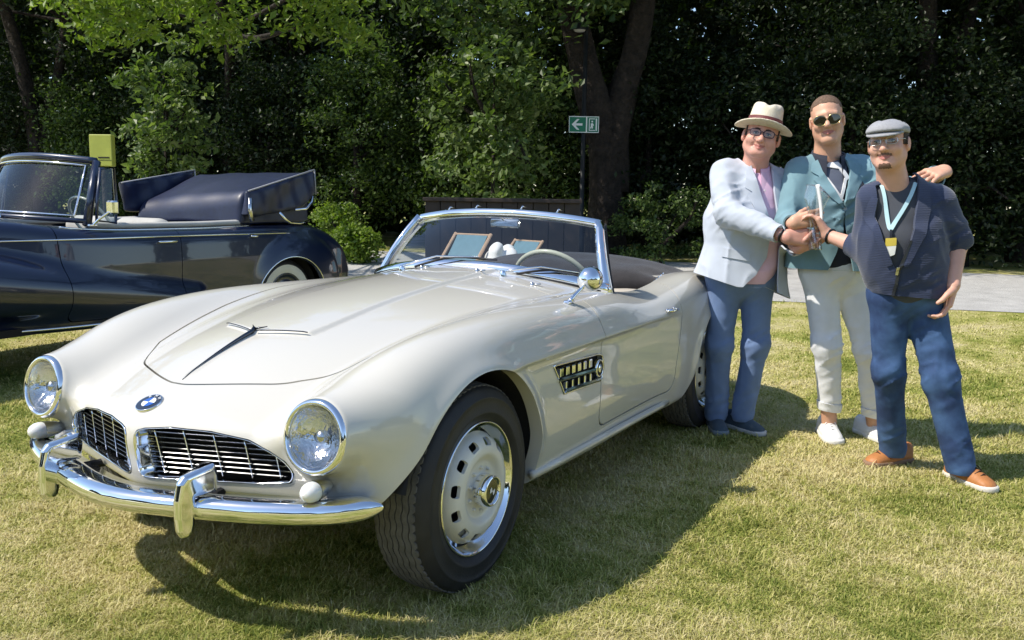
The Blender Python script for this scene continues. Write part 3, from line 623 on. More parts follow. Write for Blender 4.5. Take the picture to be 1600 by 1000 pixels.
def build_wheel(root):
    """wheel at the origin, outer face to +y"""
    w = bpy.data.objects.new('wheel_pattern', None); COL.objects.link(w)
    # tyre side walls + carcass
    R0, RT, n = .214, .345, 96
    prof = [(.205, -.030), (.214, -.022), (.225, .000), (.248, .009), (.252, .0125), (.256, .0100), (.280, .012), (.296, .0095), (.299, .0120), (.303, .0085), (.307, .006), (.323, -.002), (.334, -.012), (.337, -.024), (.336, -.045)]
    yc = -.090
    full = [(r, y) for r, y in prof]+[(r, 2*yc-y) for r, y in prof[::-1]]
    V, F = lathe_geo(full, (0, 0, 0), (0, 1, 0), n); 
    mesh_obj('tyre', V, F, M['rubber'], w)
    # tread: seven ribs with wavy grooves between them
    nt = 288; mbt = MB(); ang = np.arange(nt)/nt*2*math.pi; nr = 7; y0, y1 = -.014, 2*yc+.014; wv = .0024*np.sign(np.sin(ang*36))*np.minimum(1, np.abs(np.sin(ang*36))*2.2)
    edges = np.linspace(y0, y1, nr+1); g = .0016
    for k in range(nr):
        a0 = edges[k]-g+(wv if k > 0 else np.where(np.arange(nt) % 4 < 1, -.008, 0)); a1 = edges[k+1]+g+(wv if k < nr-1 else np.where(np.arange(nt) % 4 < 1, .008, 0))
        crown = lambda y: RT+.0015-.012*((y-yc)/.085)**2*.8
        rows = []
        for (yy, dr) in ((a0, -.009), (a0-.0004, 0), (a1+.0004, 0), (a1, -.009)):
            yy = np.broadcast_to(yy, (nt,)); rr = crown(yy)+dr; rows.append(np.stack([rr*np.cos(ang), yy, rr*np.sin(ang)], 1))
        G = np.stack(rows+[], 0); G = np.concatenate([G, G[:, :1]], 1); mbt.add(*grid_geo(G))
    fine(mbt.build('tread', M['tread'], w, False))
    # rim: chrome ring and painted disc with oval holes
    rp = [(.150, -.060), (.172, -.055), (.184, -.040), (.196, -.030), (.206, -.018), (.213, -.004), (.2165, .003), (.2205, .004), (.2225, -.002), (.221, -.012), (.214, -.02)]
    V, F = lathe_geo(rp, (0, 0, 0), (0, 1, 0), 96); mesh_obj('rim_ring', V, F, M['chrome'], w)
    dp = lambda r: np.interp(r, [0, .045, .060, .075, .095, .108, .118, .140, .160, .176, .186], [.012, .012, .006, .006, .006, .018, .024, .021, .012, -.006, -.034])
    nr_, na = 40, 240; rs = np.linspace(.02, .186, nr_); aa = np.arange(na)/na*2*math.pi
    Rg, Ag = np.meshgrid(rs, aa, indexing='ij'); sm = np.array([np.mean(dp(np.clip(r+np.linspace(-.006, .006, 7), 0, .186))) for r in rs])
    V = np.stack([Rg*np.cos(Ag), np.broadcast_to(sm[:, None], Rg.shape), Rg*np.sin(Ag)], -1).reshape(-1, 3)
    Q = np.array([(i*na+j, i*na+(j+1) % na, (i+1)*na+(j+1) % na, (i+1)*na+j) for i in range(nr_-1) for j in range(na)])
    def holes(P):
        r = np.hypot(P[:, 0], P[:, 2]); t = np.arctan2(P[:, 2], P[:, 0]); k = 2*math.pi/12; u = (np.mod(t+k/2, k)-k/2)*r; v = r-.157
        q = np.stack([np.abs(u)-.0205+.009, np.abs(v)-.0128+.009], -1)
        return np.linalg.norm(np.maximum(q, 0), axis=-1)+np.minimum(q.max(-1), 0)-.009
    V, _, Q, b = clip_mesh(V, Q, holes); 
    mesh_obj('disc', *compact(V, Q)[:2], M['cream_matte'], w)
    mb = MB(); mb.add(*flange_geo(V, b, lambda P: np.tile([0, -.012, 0], (len(P), 1))))
    fine(mb.build('hole_edges', M['cream_matte'], w))
    mb = MB(); mb.add(*lathe_geo([(.0, -.075), (.196, -.075), (.2, -.05)], (0, 0, 0), (0, 1, 0), 40)); mb.build('brake_drum', M['black_gap'], w)
    mb = MB()
    for k in range(10):
        t = k/10*2*math.pi; mb.add(*lathe_geo([(.0055, .004), (.0055, .014), (.003, .017), (0.0001, .017)], (.072*math.cos(t), 0, .072*math.sin(t)), (0, 1, 0), 8))
    fine(mb.build('wheel_nuts', M['cream_matte'], w))
    mb = MB(); mb.add(*lathe_geo([(.053, .008), (.054, .032), (.052, .050), (.047, .058), (.043, .056), (.040, .050)], (0, 0, 0), (0, 1, 0), 40))
    for k in range(2):
        t = .5+k*math.pi; c = np.array([.055*math.cos(t), .034, .055*math.sin(t)]); Rr = np.array([[math.cos(t), 0, -math.sin(t)], [0, 1, 0], [math.sin(t), 0, math.cos(t)]])
        mb.box(c, (.034, .018, .026), Rr, .005)
    mb.build('hub_cap', M['chrome'], w, True)
    mb = MB(); mb.add(*lathe_geo([(.0405, .050), (.02, .052), (.0001, .0525)], (0, 0, 0), (0, 1, 0), 32)); mb.build('hub_badge', mat('hub_black', (.012, .013, .016), .15, coat=1), w, True)
    mb = MB(); 
    for q in (0, 2):
        a = np.linspace(q*math.pi/2, (q+1)*math.pi/2, 8); mb.add(np.array([[0, .0535, 0]]+[[.016*math.cos(t), .0535, .016*math.sin(t)] for t in a]), [(0, i+1, i+2) for i in range(7)])
    fine(mb.build('hub_badge_quarters', mat('badge_white', (.8, .8, .8), .3), w))
    return w
def copy_wheel(w, root, loc, s):
    o = bpy.data.objects.new('wheel', None); COL.objects.link(o); o.parent = root; o.location = loc
    o.rotation_euler = (0, RNG.uniform(0, .5), 0) if s > 0 else (0, 0, math.pi)
    for c in w.children:
        d = c.copy(); COL.objects.link(d); d.parent = o; d.name = c.name.split('.')[0]
        if 'kind' in c: d['kind'] = c['kind']
def _bisect(mk, lo, hi, shape):
    lo = np.full(shape, lo, float); hi = np.full(shape, hi, float)
    for _ in range(20):
        m = (lo+hi)/2; ins = body_f(mk(m)) < 0; lo = np.where(ins, m, lo); hi = np.where(ins, hi, m)
    return lo if shape != (1,) else float(lo[0])
def surf_x(y, z, x0=.8):
    """body front surface x at (y, z); arrays welcome"""
    y = np.atleast_1d(np.asarray(y, float)); z = np.broadcast_to(np.asarray(z, float), y.shape); return _bisect(lambda m: np.stack([m, y, z], -1), x0-.5, x0, y.shape)
def surf_y(x, z):
    x = np.atleast_1d(np.asarray(x, float)); z = np.broadcast_to(np.asarray(z, float), x.shape); return _bisect(lambda m: np.stack([x, m, z], -1), .5, .95, x.shape)
def surf_z(x, y):
    x = np.atleast_1d(np.asarray(x, float)); y = np.broadcast_to(np.asarray(y, float), x.shape); return _bisect(lambda m: np.stack([x, y, m], -1), .4, 1.1, x.shape)
def front_end(root):
    # headlights
    for s in (1, -1):
        h = bpy.data.objects.new('headlight', None); COL.objects.link(h); h.parent = root
        ax = np.array([1, s*.05, .17]); ax /= np.linalg.norm(ax); c = np.array([.585, s*.598, .622])
        ring = [(.094, -.03), (.103, -.012), (.1065, .0), (.1065, .010), (.102, .020), (.0955, .0235), (.090, .021), (.0875, .012)]
        V, F = lathe_geo(ring, c, ax, 64); mesh_obj('ring', V, F, M['chrome'], h)
        V, F = lathe_geo([(.0895, .012), (.085, .020), (.07, .029), (.05, .036), (.025, .0405), (.0001, .042)], c, ax, 48); mesh_obj('lens', V, F, M['lens'], h)
        V, F = lathe_geo([(.088, .010), (.075, -.012), (.055, -.032), (.030, -.045), (.0001, -.050)], c, ax, 48); mesh_obj('reflector', V, F, M['reflector'], h)
        mb = MB(); R = basis(ax)
        mb.add(*lathe_geo([(.018, -.03), (.020, -.018), (.016, -.006), (.0001, -.004)], c, ax, 20)); mb.build('bulb_shield', M['chrome_dull'], h, True)
        # turn signal: white bulb on a dark-backed chrome pod
        t = bpy.data.objects.new('turn_signal', None); COL.objects.link(t); t.parent = root
        tc = np.array([.607, s*.602, .474]); tax = np.array([1, s*.10, .03])
        V, F = lathe_geo([(.001, -.085), (.014, -.075), (.024, -.045), (.029, -.012), (.0295, .0)], tc, tax, 28); mesh_obj('housing', V, F, M['chrome'], t)
        V, F = lathe_geo([(.0285, .0), (.0295, .012), (.027, .026), (.019, .040), (.009, .047), (.0001, .049)], tc, tax, 28); mesh_obj('bulb_lens', V, F, M['white_lens'], t)
    # bumper: one blade wrapped round the nose, dipping rounded section
    ss = np.linspace(-1, 1, 81); _b = [(.31, .768), (.5, .704), (.65, .630), (.735, .562), (.79, .47)]
    bxc = curve1([(-a, b) for a, b in _b]+[(-.15, .816), (0, .838), (.15, .816)]+_b, .05); bx = lambda y: float(bxc(y))
    yy = .765*np.sin(ss*math.pi/2*.93)/math.sin(math.pi/2*.93)
    path = np.stack([bxc(yy), yy, np.full(81, .412)+.016*np.abs(ss)**3], 1)
    prof = [(-.115, .016), (-.075, .025), (-.040, .031), (-.016, .029), (-.002, .018), (.001, .000), (-.003, -.016), (-.012, -.029), (-.028, -.036), (-.040, -.035), (-.038, -.028), (-.020, -.022), (-.010, -.008), (-.012, .012), (-.03, .022), (-.112, .010)]
    sc = np.clip(1-.75*(np.maximum(np.abs(ss)-.84, 0)/.16)**1.6, .2, 1)
    V, F = sweep_geo(prof, path, (0, 0, 1), True, True, sc)
    bump = mesh_obj('bumper', V, F, M['chrome'], root)
    for s in (1, -1):
        yb = s*.298; xb = bx(.298); rl = lambda a: xb+a
        po = [(rl(.038), .498), (rl(.020), .516), (rl(-.075), .532), (rl(-.088), .50), (rl(-.080), .448), (rl(-.01), .448), (rl(-.006), .372), (rl(.0), .350), (rl(.016), .340), (rl(.034), .343), (rl(.046), .362), (rl(.050), .40), (rl(.050), .45)]
        def gf(P):
            d = sd_poly(P[..., 0], P[..., 2], po); w = .014+.014*np.clip((rl(.035)-P[..., 0])/.1, 0, 1)
            return smax(d, np.abs(P[..., 1]-yb)-w, .016)
        v, q = sdf_mesh(gf, (xb-.11, yb-.045, .31), (xb+.08, yb+.045, .56), .005); mesh_obj('bumper_guard', v, q, M['chrome'], bump, True, normals_of(gf, v))
        mb = MB(); mb.tube([(.52, s*.24, .42), (xb-.02, yb, .42)], .014, 8); mb.build('bumper_bracket', M['black_gap'], bump)
    # grilles
    for s in (1, -1):
        gr = bpy.data.objects.new('grille', None); COL.objects.link(gr); gr.parent = root
        poly = np.array(GR+[GR[0]]); d = np.concatenate([[0], np.cumsum(np.linalg.norm(np.diff(poly, axis=0), axis=1))]); tt = np.linspace(0, d[-1], 121)[:-1]
        oy = np.interp(tt, d, poly[:, 0]); oz = np.interp(tt, d, poly[:, 1])
        for _ in range(2): oy = (np.roll(oy, 1)+2*oy+np.roll(oy, -1))/4; oz = (np.roll(oz, 1)+2*oz+np.roll(oz, -1))/4
        cen = np.array([oy.mean(), oz.mean()]); fx = surf_x(oy, oz)
        rows = []
        for k, dep in ((1.012, .001), (1.002, .003), (.99, .000), (.975, -.012), (.94, -.034), (.925, -.04), (.92, -.085)):
            rows.append(np.stack([fx+dep, s*(cen[0]+(oy-cen[0])*k), cen[1]+(oz-cen[1])*k], 1))
        G = np.stack(rows); G = np.concatenate([G, G[:, :1]], 1); V, F = grid_geo(G, s < 0); mesh_obj('grille_frame', V, F, M['chrome'], gr)
        bars = MB(); ins = lambda y, z: sd_poly(np.array([y]), np.array([z]), GR)[0]
        for k in range(9):
            z = .458+k*.0158; ysn = np.linspace(.03, .5, 60); ok = [y for y in ysn if ins(y, z) < -.010]
            if len(ok) < 3: continue
            yy_ = np.linspace(ok[0]+.012, ok[-1], 16); path = [(xn(y)-.16*(.6-z)-.040, s*y, z) for y in yy_]
            V, F = sweep_geo([(-.012, -.0012), (.010, -.0018), (.012, 0), (.010, .0018), (-.012, .0012)], path, (0, 0, 1)); mesh_obj('horizontal_bar', V, F, M['grille_chrome'], gr, False)
        vb = MB()
        for y in (.075, .165, .255, .345, .43):
            zs = np.linspace(.44, .6, 60); ok = [z for z in zs if ins(y, z) < -.008]
            if len(ok) < 2: continue
            vb = MB(); vb.tube([(xn(y)-.16*(.6-z)-.026, s*(y+.10*(.52-z)), z) for z in np.linspace(ok[0], ok[-1], 6)], .0022, 6); vb.build('vertical_bar', M['chrome'], gr, True)
        mb = MB(); G = np.array([[(xn(y)-.13, s*y, z) for y in np.linspace(0, .55, 8)] for z in (.40, .62)]); mb.add(*grid_geo(G)); mb.build('radiator_shade', M['black_gap'], gr)
    # round badge on the nose
    e = bpy.data.objects.new('badge', None); COL.objects.link(e); e.parent = root
    ex = .652; ez = surf_z(ex, 0); nrm = normals_of(body_f, np.array([[ex, 0, ez]]))[0]; c = np.array([ex, 0, ez]); R = basis(nrm, (-1, 0, 0))
    blue = mat('badge_blue', (.02, .10, .42), .2, coat=1); wht = mat('badge_enamel_white', (.85, .85, .85), .2, coat=1); blk = mat('badge_black', (.01, .012, .02), .2, coat=1)
    V, F = lathe_geo([(.041, -.004), (.0415, .003), (.040, .0045), (.0385, .004)], c, nrm, 48, (-1, 0, 0)); mesh_obj('badge_rim', V, F, M['chrome'], e)
    V, F = lathe_geo([(.039, .0035), (.024, .0045), (.0001, .0048)], c, nrm, 48, (-1, 0, 0)); mesh_obj('badge_disc', V, F, blk, e)
    for q in range(4):
        a = np.linspace(q*math.pi/2, (q+1)*math.pi/2, 12); mb = MB()
        mb.add(np.array([c+nrm*.0056]+[c+nrm*.0053+R@np.array([0, .0225*math.cos(t), .0225*math.sin(t)]) for t in a]), [(0, i+1, i+2) for i in range(11)]); mb.build('badge_quarter', blue if q % 2 else wht, e)
    for ch, an in (('B', 40), ('M', 0), ('W', -40)):
        cu = bpy.data.curves.new('badge_letter', 'FONT'); cu.body = ch; cu.size = .0145; cu.align_x = 'CENTER'; cu.align_y = 'CENTER'; cu.extrude = .0004
        cu.materials.append(wht); tmp = bpy.data.objects.new('badge_letter_text', cu); COL.objects.link(tmp); bpy.context.view_layer.update(); me = bpy.data.meshes.new_from_object(tmp.evaluated_get(bpy.context.evaluated_depsgraph_get())); bpy.data.objects.remove(tmp)
        o = bpy.data.objects.new('badge_letter', me); COL.objects.link(o); o.parent = e
        t = math.radians(an); up_ = R@np.array([0, 0, 1.0])*1; sd_ = np.cross(up_, nrm)
        rad = up_*math.cos(t)-sd_*math.sin(t); tan = np.cross(rad, nrm); p = c+nrm*.0052+rad*.0312
        o.matrix_world = Matrix(((tan[0], rad[0], nrm[0], p[0]), (tan[1], rad[1], nrm[1], p[1]), (tan[2], rad[2], nrm[2], p[2]), (0, 0, 0, 1)))
    # spear on the hood
    xs = np.linspace(.527, .215, 24); mb = MB(); t = np.linspace(0, 1, 24); wd = .0010+.0055*t**1.2
    mb.tube(np.stack([xs, 0*xs, surf_z(xs, 0*xs)+.001+.007*t], 1), wd, 8, True, False, 1.3, (0, 0, 1)); 
    for s in (1, -1):
        mb.tube([(.218, 0, surf_z(.218, 0)+.006), (.190, s*.034, surf_z(.19, .03)+.007)], [.004, .0015], 6)
    mb.build('hood_spear', M['shaded_chrome'], root, True)
    mb = MB()
    for s in (1, -1):
        ys = np.linspace(.012, .188, 12); mb.tube(np.stack([.228-.35*ys, s*ys, surf_z(.215-.35*ys, ys)+.001], 1), .0022, 6)
    fine(mb.build('hood_scoop_lip', M['shaded_chrome'], root, True))
def ws_base(s): return np.stack([-1.145-.16*np.abs(s)**2.4, .645*s, .957-.082*np.abs(s)**2.2], -1)
def ws_top(s): return np.stack([-1.425-.075*np.abs(s)**2.2, .516*s, 1.197-.042*np.abs(s)**2.2], -1)
def cabin(root):
    ws = bpy.data.objects.new('windshield', None); COL.objects.link(ws); ws.parent = root
    s = np.linspace(-1, 1, 41); b = ws_base(s); t = ws_top(s)
    k = np.linspace(0, 1, 9)[:, None, None]; bow = np.array([.02, 0, .012])*np.sin(np.linspace(0, 1, 9)*math.pi)[:, None, None]
    G = b[None]*(1-k)+t[None]*k+bow; V, F = grid_geo(G); mesh_obj('pane', V, F, M['glass'], ws)
    out = lambda P: P
    mb = MB(); V, F = sweep_geo([(-.012, -.026), (.022, -.024), (.025, -.004), (.017, .020), (0, .027), (-.015, .018)], b, (-.35, 0, 1)); mb.add(V, F); mb.build('lower_frame', M['chrome'], ws, True)
    mb = MB(); V, F = sweep_geo([(-.022, -.014), (.012, -.022), (.025, -.007), (.024, .014), (.012, .022), (-.012, .022), (-.022, .010)], t, (-.35, 0, 1)); mb.add(V, F); mb.build('header_frame', M['chrome'], ws, True)
    for sg in (1, -1):
        p0, p1 = ws_base(np.array(float(sg)))+np.array([-.01, 0, -.03]), ws_top(np.array(float(sg)))+np.array([.004, 0, .002])
        kk = np.linspace(0, 1, 10)[:, None]; path = p0*(1-kk)+p1*kk+np.array([.02, 0, .012])*np.sin(kk*math.pi)
        pr = [(-.034, -.014), (.020, -.018), (.034, -.004), (.034, .008), (.016, .018), (-.028, .014)]
        V, F = sweep_geo(pr, path, (0, sg*1.0, .3)); mesh_obj('pillar', V, F, M['chrome'], ws)
        mb = MB(); mb.tube(path+np.array([-.030, sg*.012, 0]), .007, 8); mb.build('pillar_seal', M['rubber_trim'], ws, True)
    mb = MB(); V, F = sweep_geo([(-.02, -.014), (.026, -.016), (.026, -.012), (-.02, -.010)], b+np.array([.006, 0, -.006]), (-.2, 0, 1)); mb.add(V, F); mb.build('base_gasket', M['rubber_trim'], ws)
    for sv in (-.62, -.28, .22, .58):
        p = ws_top(np.array(sv)); c = bpy.data.objects.new('top_latch', None)
        mb = MB(); mb.box(p+np.array([-.012, 0, .020]), (.03, .022, .010), None, .002); mb.tube([p+np.array([-.01, .004, .022]), p+np.array([-.02, .008, .038]), p+np.array([-.05, .012, .036])], .004, 6); mb.build('top_latch', M['chrome'], ws, True)
    # interior mirror
    mb = MB(); p = ws_top(np.array(-.02)); mb.tube([p+np.array([-.02, 0, -.005]), p+np.array([-.07, 0, -.035])], .005, 6); mb.box(p+np.array([-.085, 0, -.05]), (.02, .17, .045), None, .008); mb.build('interior_mirror', M['chrome_dull'], root, True)
    # wipers
    for (yp, ex, ey) in ((.251, .0, .34), (-.30, .0, .34)):
        mb = MB(); zp = surf_z(-1.04, yp); p = np.array([-1.04, yp, zp])
        mb.add(*lathe_geo([(.016, -.01), (.015, .016), (.010, .024), (.0001, .026)], p, (.1, 0, 1), 14))
        e0 = yp+ (.36 if yp < 0 else .37); sv = e0/.645*.92; q = ws_base(np.array(sv)); tt = ws_top(np.array(sv)); tip = q*.86+tt*.14+np.array([.03, 0, .01])
        mid = (p+tip)/2+np.array([.0, -.02, .035]); arm = [p+np.array([0, 0, .02]), p*.8+tip*.2+np.array([.01, 0, .03]), mid, tip]
        mb.tube(arm, [.006, .0055, .004, .003], 7); mb.build('wiper_arm', M['chrome'], root, True)
        mb = MB(); b0 = mid*.55+p*.45+np.array([-.005, 0, .0]); dv = tip-b0; mb.tube([b0+dv*q_+np.array([-.012, 0, -.008+.018*math.sin(q_*1.3*3.1416/1.3)]) for q_ in np.linspace(-.15, 1.3, 9)], .0055, 6); mb.build('wiper_blade', M['rubber_trim'], root, True)
    mb = MB()
    for yp in (.14, -.16, .42): p = np.array([-1.0, yp, surf_z(-1.0, yp)]); mb.add(*lathe_geo([(.008, -.004), (.008, .008), (.0001, .012)], p, (0, 0, 1), 10)); mb.tube([p, p+np.array([-.004, .04, .004])], .0035, 6)
    fine(mb.build('washer_nozzles', M['chrome_dull'], root, True))
    # dashboard, steering wheel
    G = np.array([[(-1.22-.10*(y/.62)**2-dx, y, .885-dz-.05*(y/.62)**2) for y in np.linspace(-.62, .62, 25)] for dx, dz in ((0, 0), (.06, -.012), (.13, .0), (.16, .04), (.165, .22))])
    V, F = grid_geo(G); mesh_obj('dashboard', V, F, M['dash'], root)
    st = bpy.data.objects.new('steering_wheel', None); COL.objects.link(st); st.parent = root
    c = np.array([-1.46, .30, .845]); ax = np.array([-.86, 0, .5]); R = basis(ax); a = np.arange(49)/48*2*math.pi
    mb = MB(); mb.tube([c+R@np.array([0,   .21*math.cos(t_),   .21*math.sin(t_)]) for t_ in a[:-1]], .0125, 10, closed=True); mb.build('rim', M['ivory'], st, True)
    mb = MB(); mb.add(*lathe_geo([(.035, -.02), (.035, .01), (.0001, .02)], c-ax*.03, ax, 20))
    for an in (0, math.pi, -math.pi/2): mb.tube([c-ax*.03, c+R@np.array([0,   .21*math.cos(an),   .21*math.sin(an)])], .007, 8)
    mb.tube([c, c-ax*.35], .018, 10); mb.build('spokes', M['ivory'], st, True)
    # seats, door cards, floor, rear wall
    for sy in (.33, -.33):
        se = bpy.data.objects.new('seat', None); COL.objects.link(se); se.parent = root
        v, q = sdf_mesh(lambda P: sbox(P, (-1.72, sy, .48), (.25, .25, .09), .07), (-2.05, sy-.3, .38), (-1.4, sy+.3, .68), .03); mesh_obj('cushion', v, q, M['leather'], se)
        Ry = np.array([[math.cos(.25), 0, -math.sin(.25)], [0, 1, 0], [math.sin(.25), 0, math.cos(.25)]])
        v, q = sdf_mesh(lambda P: sbox(P, (-1.98, sy, .62), (.07, .25, .19), .065, Ry), (-2.2, sy-.3, .42), (-1.8, sy+.3, .96), .025); mesh_obj('backrest', v, q, M['leather'], se)
    mb = MB(); mb.box((-1.6, 0, .40), (1.2, 1.3, .02)); mb.box((-2.17, 0, .6), (.02, 1.24, .42)); mb.build('cabin_floor', M['dash'], root)
    for s_ in (1, -1):
        G = np.array([[(x, s_*yy, zz-.012+(.83-.83)) for x in np.linspace(-1.28, -2.12, 12)] for yy, zz in ((.628, .805), (.60, .79), (.59, .60), (.60, .40))]); V, F = grid_geo(G); mesh_obj('door_card', V, F, M['leather'], root)
    # folded soft top under its dark cover
    def cov(P):
        x, y, z = P[..., 0], P[..., 1], P[..., 2]; a = np.abs(y)
        f = ell(P, (-2.36, 0, .815), (.44, .70, .14)); f = smin(f, rcone(np.stack([x, a, z], -1), (-2.04, .0, .865), (-2.10, .60, .83), .05, .035), .08)
        w = .006*np.sin(y*26+x*9)*np.exp(-((x+2.15)/.2)**2)+.004*np.sin(x*31+y*7)
        return smax(f+w, .70-z, .03)
    v, q = sdf_mesh(cov, (-2.85, -.75, .66), (-1.85, .75, 1.05), .016); mesh_obj('soft_top_cover', v, q, M['black_cloth'], root)
    mb = MB()
    for k in range(7):
        y = .60-.0*k; x = -1.98-.06*k; mb.add(*lathe_geo([(.007, 0), (.006, .005), (.0001, .007)], (x, .615-.01*k, surf_z(x, .655)-.004), (0, -.3, 1), 8))
    fine(mb.build('cover_studs', M['chrome'], root))
def side_trim(root, dl, dr):
    for s, dr_ in ((1, dl), (-1, dr)):
        # side vent
        v = bpy.data.objects.new('side_vent', None); COL.objects.link(v); v.parent = root
        sy = lambda x, z: s*(surf_y(x, z))
        poly = np.array(VENT+[VENT[0]]); d = np.concatenate([[0], np.cumsum(np.linalg.norm(np.diff(poly, axis=0), axis=1))]); tt = np.linspace(0, d[-1], 80)[:-1]
        px, pz = np.interp(tt, d, poly[:, 0]), np.interp(tt, d, poly[:, 1])
        mb = MB(); mb.tube(np.stack([px, s*(surf_y(px, pz)+.001), pz], 1), .0045, 6, closed=True); mb.build('vent_frame', M['chrome'], v, True)
        mb = MB(); P = np.array([(x, s*.765, z) for x, z in zip(px, pz)]); mb.add(np.concatenate([P, [[P[:, 0].mean(), s*.765, P[:, 2].mean()]]]), [(i, (i+1) % len(P), len(P)) for i in range(len(P))]); mb.build('vent_back', M['black_gap'], v)
        mb = MB()
        for (xa, za, xb_, zb_) in ((-.505, .6125, -.845, .598), (-.57, .562, -.90, .549)):
            ys = s*.795; V, F = sweep_geo([(-.006, -.006), (.006, -.006), (.007, .004), (0, .008), (-.007, .004)], [(xa, ys, za), ((xa+xb_)/2, ys, (za+zb_)/2), (xb_, ys, zb_)], (0, s*1.0, 0)); mb.add(V, F)
        fine(mb.build('vent_bars', M['chrome'], v))
        mb = MB()
        for k in range(6):
            x = -.535-.052*k; mb.box((x-.008, s*.787, .637-.0015*k), (.026, .02, .034), None, .003)
        for k in range(5):
            x = -.59-.055*k; mb.box((x, s*.785, .578-.0015*k), (.014, .022, .036), None, .003)
        fine(mb.build('vent_louvres', M['chrome'], v))
        mb = MB(); c = (-.893, s*.793, .596); mb.add(*lathe_geo([(.036, -.012), (.037, .002), (.033, .007), (.030, .004)], c, (0, s, 0), 32)); mb.build('vent_badge_ring', M['chrome'], v, True)
        mb = MB(); mb.add(*lathe_geo([(.031, .003), (.018, .005)], c, (0, s, 0), 32)); mb.build('vent_badge_disc', M['black_gap'], v, True)
        mb = MB(); mb.add(*lathe_geo([(.018, .005), (.016, .007), (.0001, .0075)], c, (0, s, 0), 24)); mb.build('vent_badge_centre', M['chrome'], v, True)
        # door handle
        hy = surf_y(-1.76, .745); mb = MB()
        mb.tube([(-1.70, s*(hy+.006), .744), (-1.72, s*(hy+.022), .746), (-1.76, s*(hy+.026), .746), (-1.80, s*(hy+.024), .745), (-1.825, s*(hy+.012), .744)], [.007, .010, .010, .009, .005], 10)
        mb.box((-1.705, s*(hy+.004), .744), (.03, .014, .024), None, .005); mb.box((-1.81, s*(hy+.002), .744), (.024, .012, .018), None, .004); mb.build('handle', M['chrome'], dr_, True)
    # round mirror on a stalk (driver's side)
    m = bpy.data.objects.new('side_mirror', None); COL.objects.link(m); m.parent = root
    b0 = np.array([-.775, .70, surf_z(-.775, .70)]); hd = np.array([-.905, .735, .955]); mb = MB()
    mb.tube([b0+np.array([.0, 0, -.006]), b0*.8+hd*.2+np.array([-.01, 0, .004]), b0*.4+hd*.6, hd+np.array([.01, 0, -.02])], [.012, .008, .007, .008], 10); mb.box(b0+np.array([-.012, 0, .004]), (.055, .03, .012), None, .005); mb.build('stalk', M['chrome'], m, True)
    V, F = lathe_geo([(.0001, .056), (.019, .053), (.037, .041), (.048, .022), (.052, .0), (.053, -.013), (.050, -.017)], hd, (.94, .25, .05), 40); mesh_obj('housing', V, F, M['chrome'], m)
    V, F = lathe_geo([(.046, -.013), (.0001, -.013)], hd, (.94, .25, .05), 40); mesh_obj('mirror_glass', V, F, M['chrome'], m)
CAR = car507()

# ------------------------------------------------------------------ the dark blue cabriolet (own axes: rear axle at x=0, nose to +x)
M['navy'] = mat('navy_paint', (.0045, .0105, .038), .3, coat=1.0, coat_rough=.03, spec=.5)
M['navy_cloth'] = mat('navy_hood_cloth', (.009, .014, .045), .5, var=.2, var_scale=25, bump=.12, bump_scale=200, coat=.35, coat_rough=.35)
M['piping'] = mat('pale_piping', (.34, .34, .36), .6)
M['grey_trim'] = mat('pale_headlining', (.46, .45, .42), .8, var=.08, bump=.1)
M['whitewall'] = mat('whitewall', (.72, .70, .64), .6, var=.06)
nw = curve1([(-1.4, .30), (-1.15, .50), (-.88, .645), (-.4, .725), (0, .752), (1, .765), (2.1, .75), (2.6, .60), (3.2, .46), (3.9, .36)], .08)
ntop = curve1([(-1.45, .20), (-1.24, .45), (-1.08, .655), (-.77, .875), (-.45, .985), (0, 1.005), (1, 1.0), (2.1, 1.035), (2.4, 1.075), (3.0, 1.06), (3.7, .98)], .07)
def navy_f(P):
    x, y, z = P[..., 0], P[..., 1], P[..., 2]; a = np.sqrt(y*y+1e-6); Pa = np.stack([x, a, z], -1)
    f = smax((z-ntop(x)+.04*a*a)*.9, (a-nw(x)+.10*np.maximum(z-.75, 0)+.12*np.maximum(.5-z, 0))*.95, .10)
    f = smax(f, .30-z, .06); f = smax(f, x-3.75, .2)
    f = smin(f, ell(Pa, (-.14, .68, .49), (.60, .180, .44)), .035)
    f = smin(f, rcone(Pa, (2.95, .60, .69), (1.05, .735, .43), .235, .09), .07)
    return smax(f, .27-z, .03)
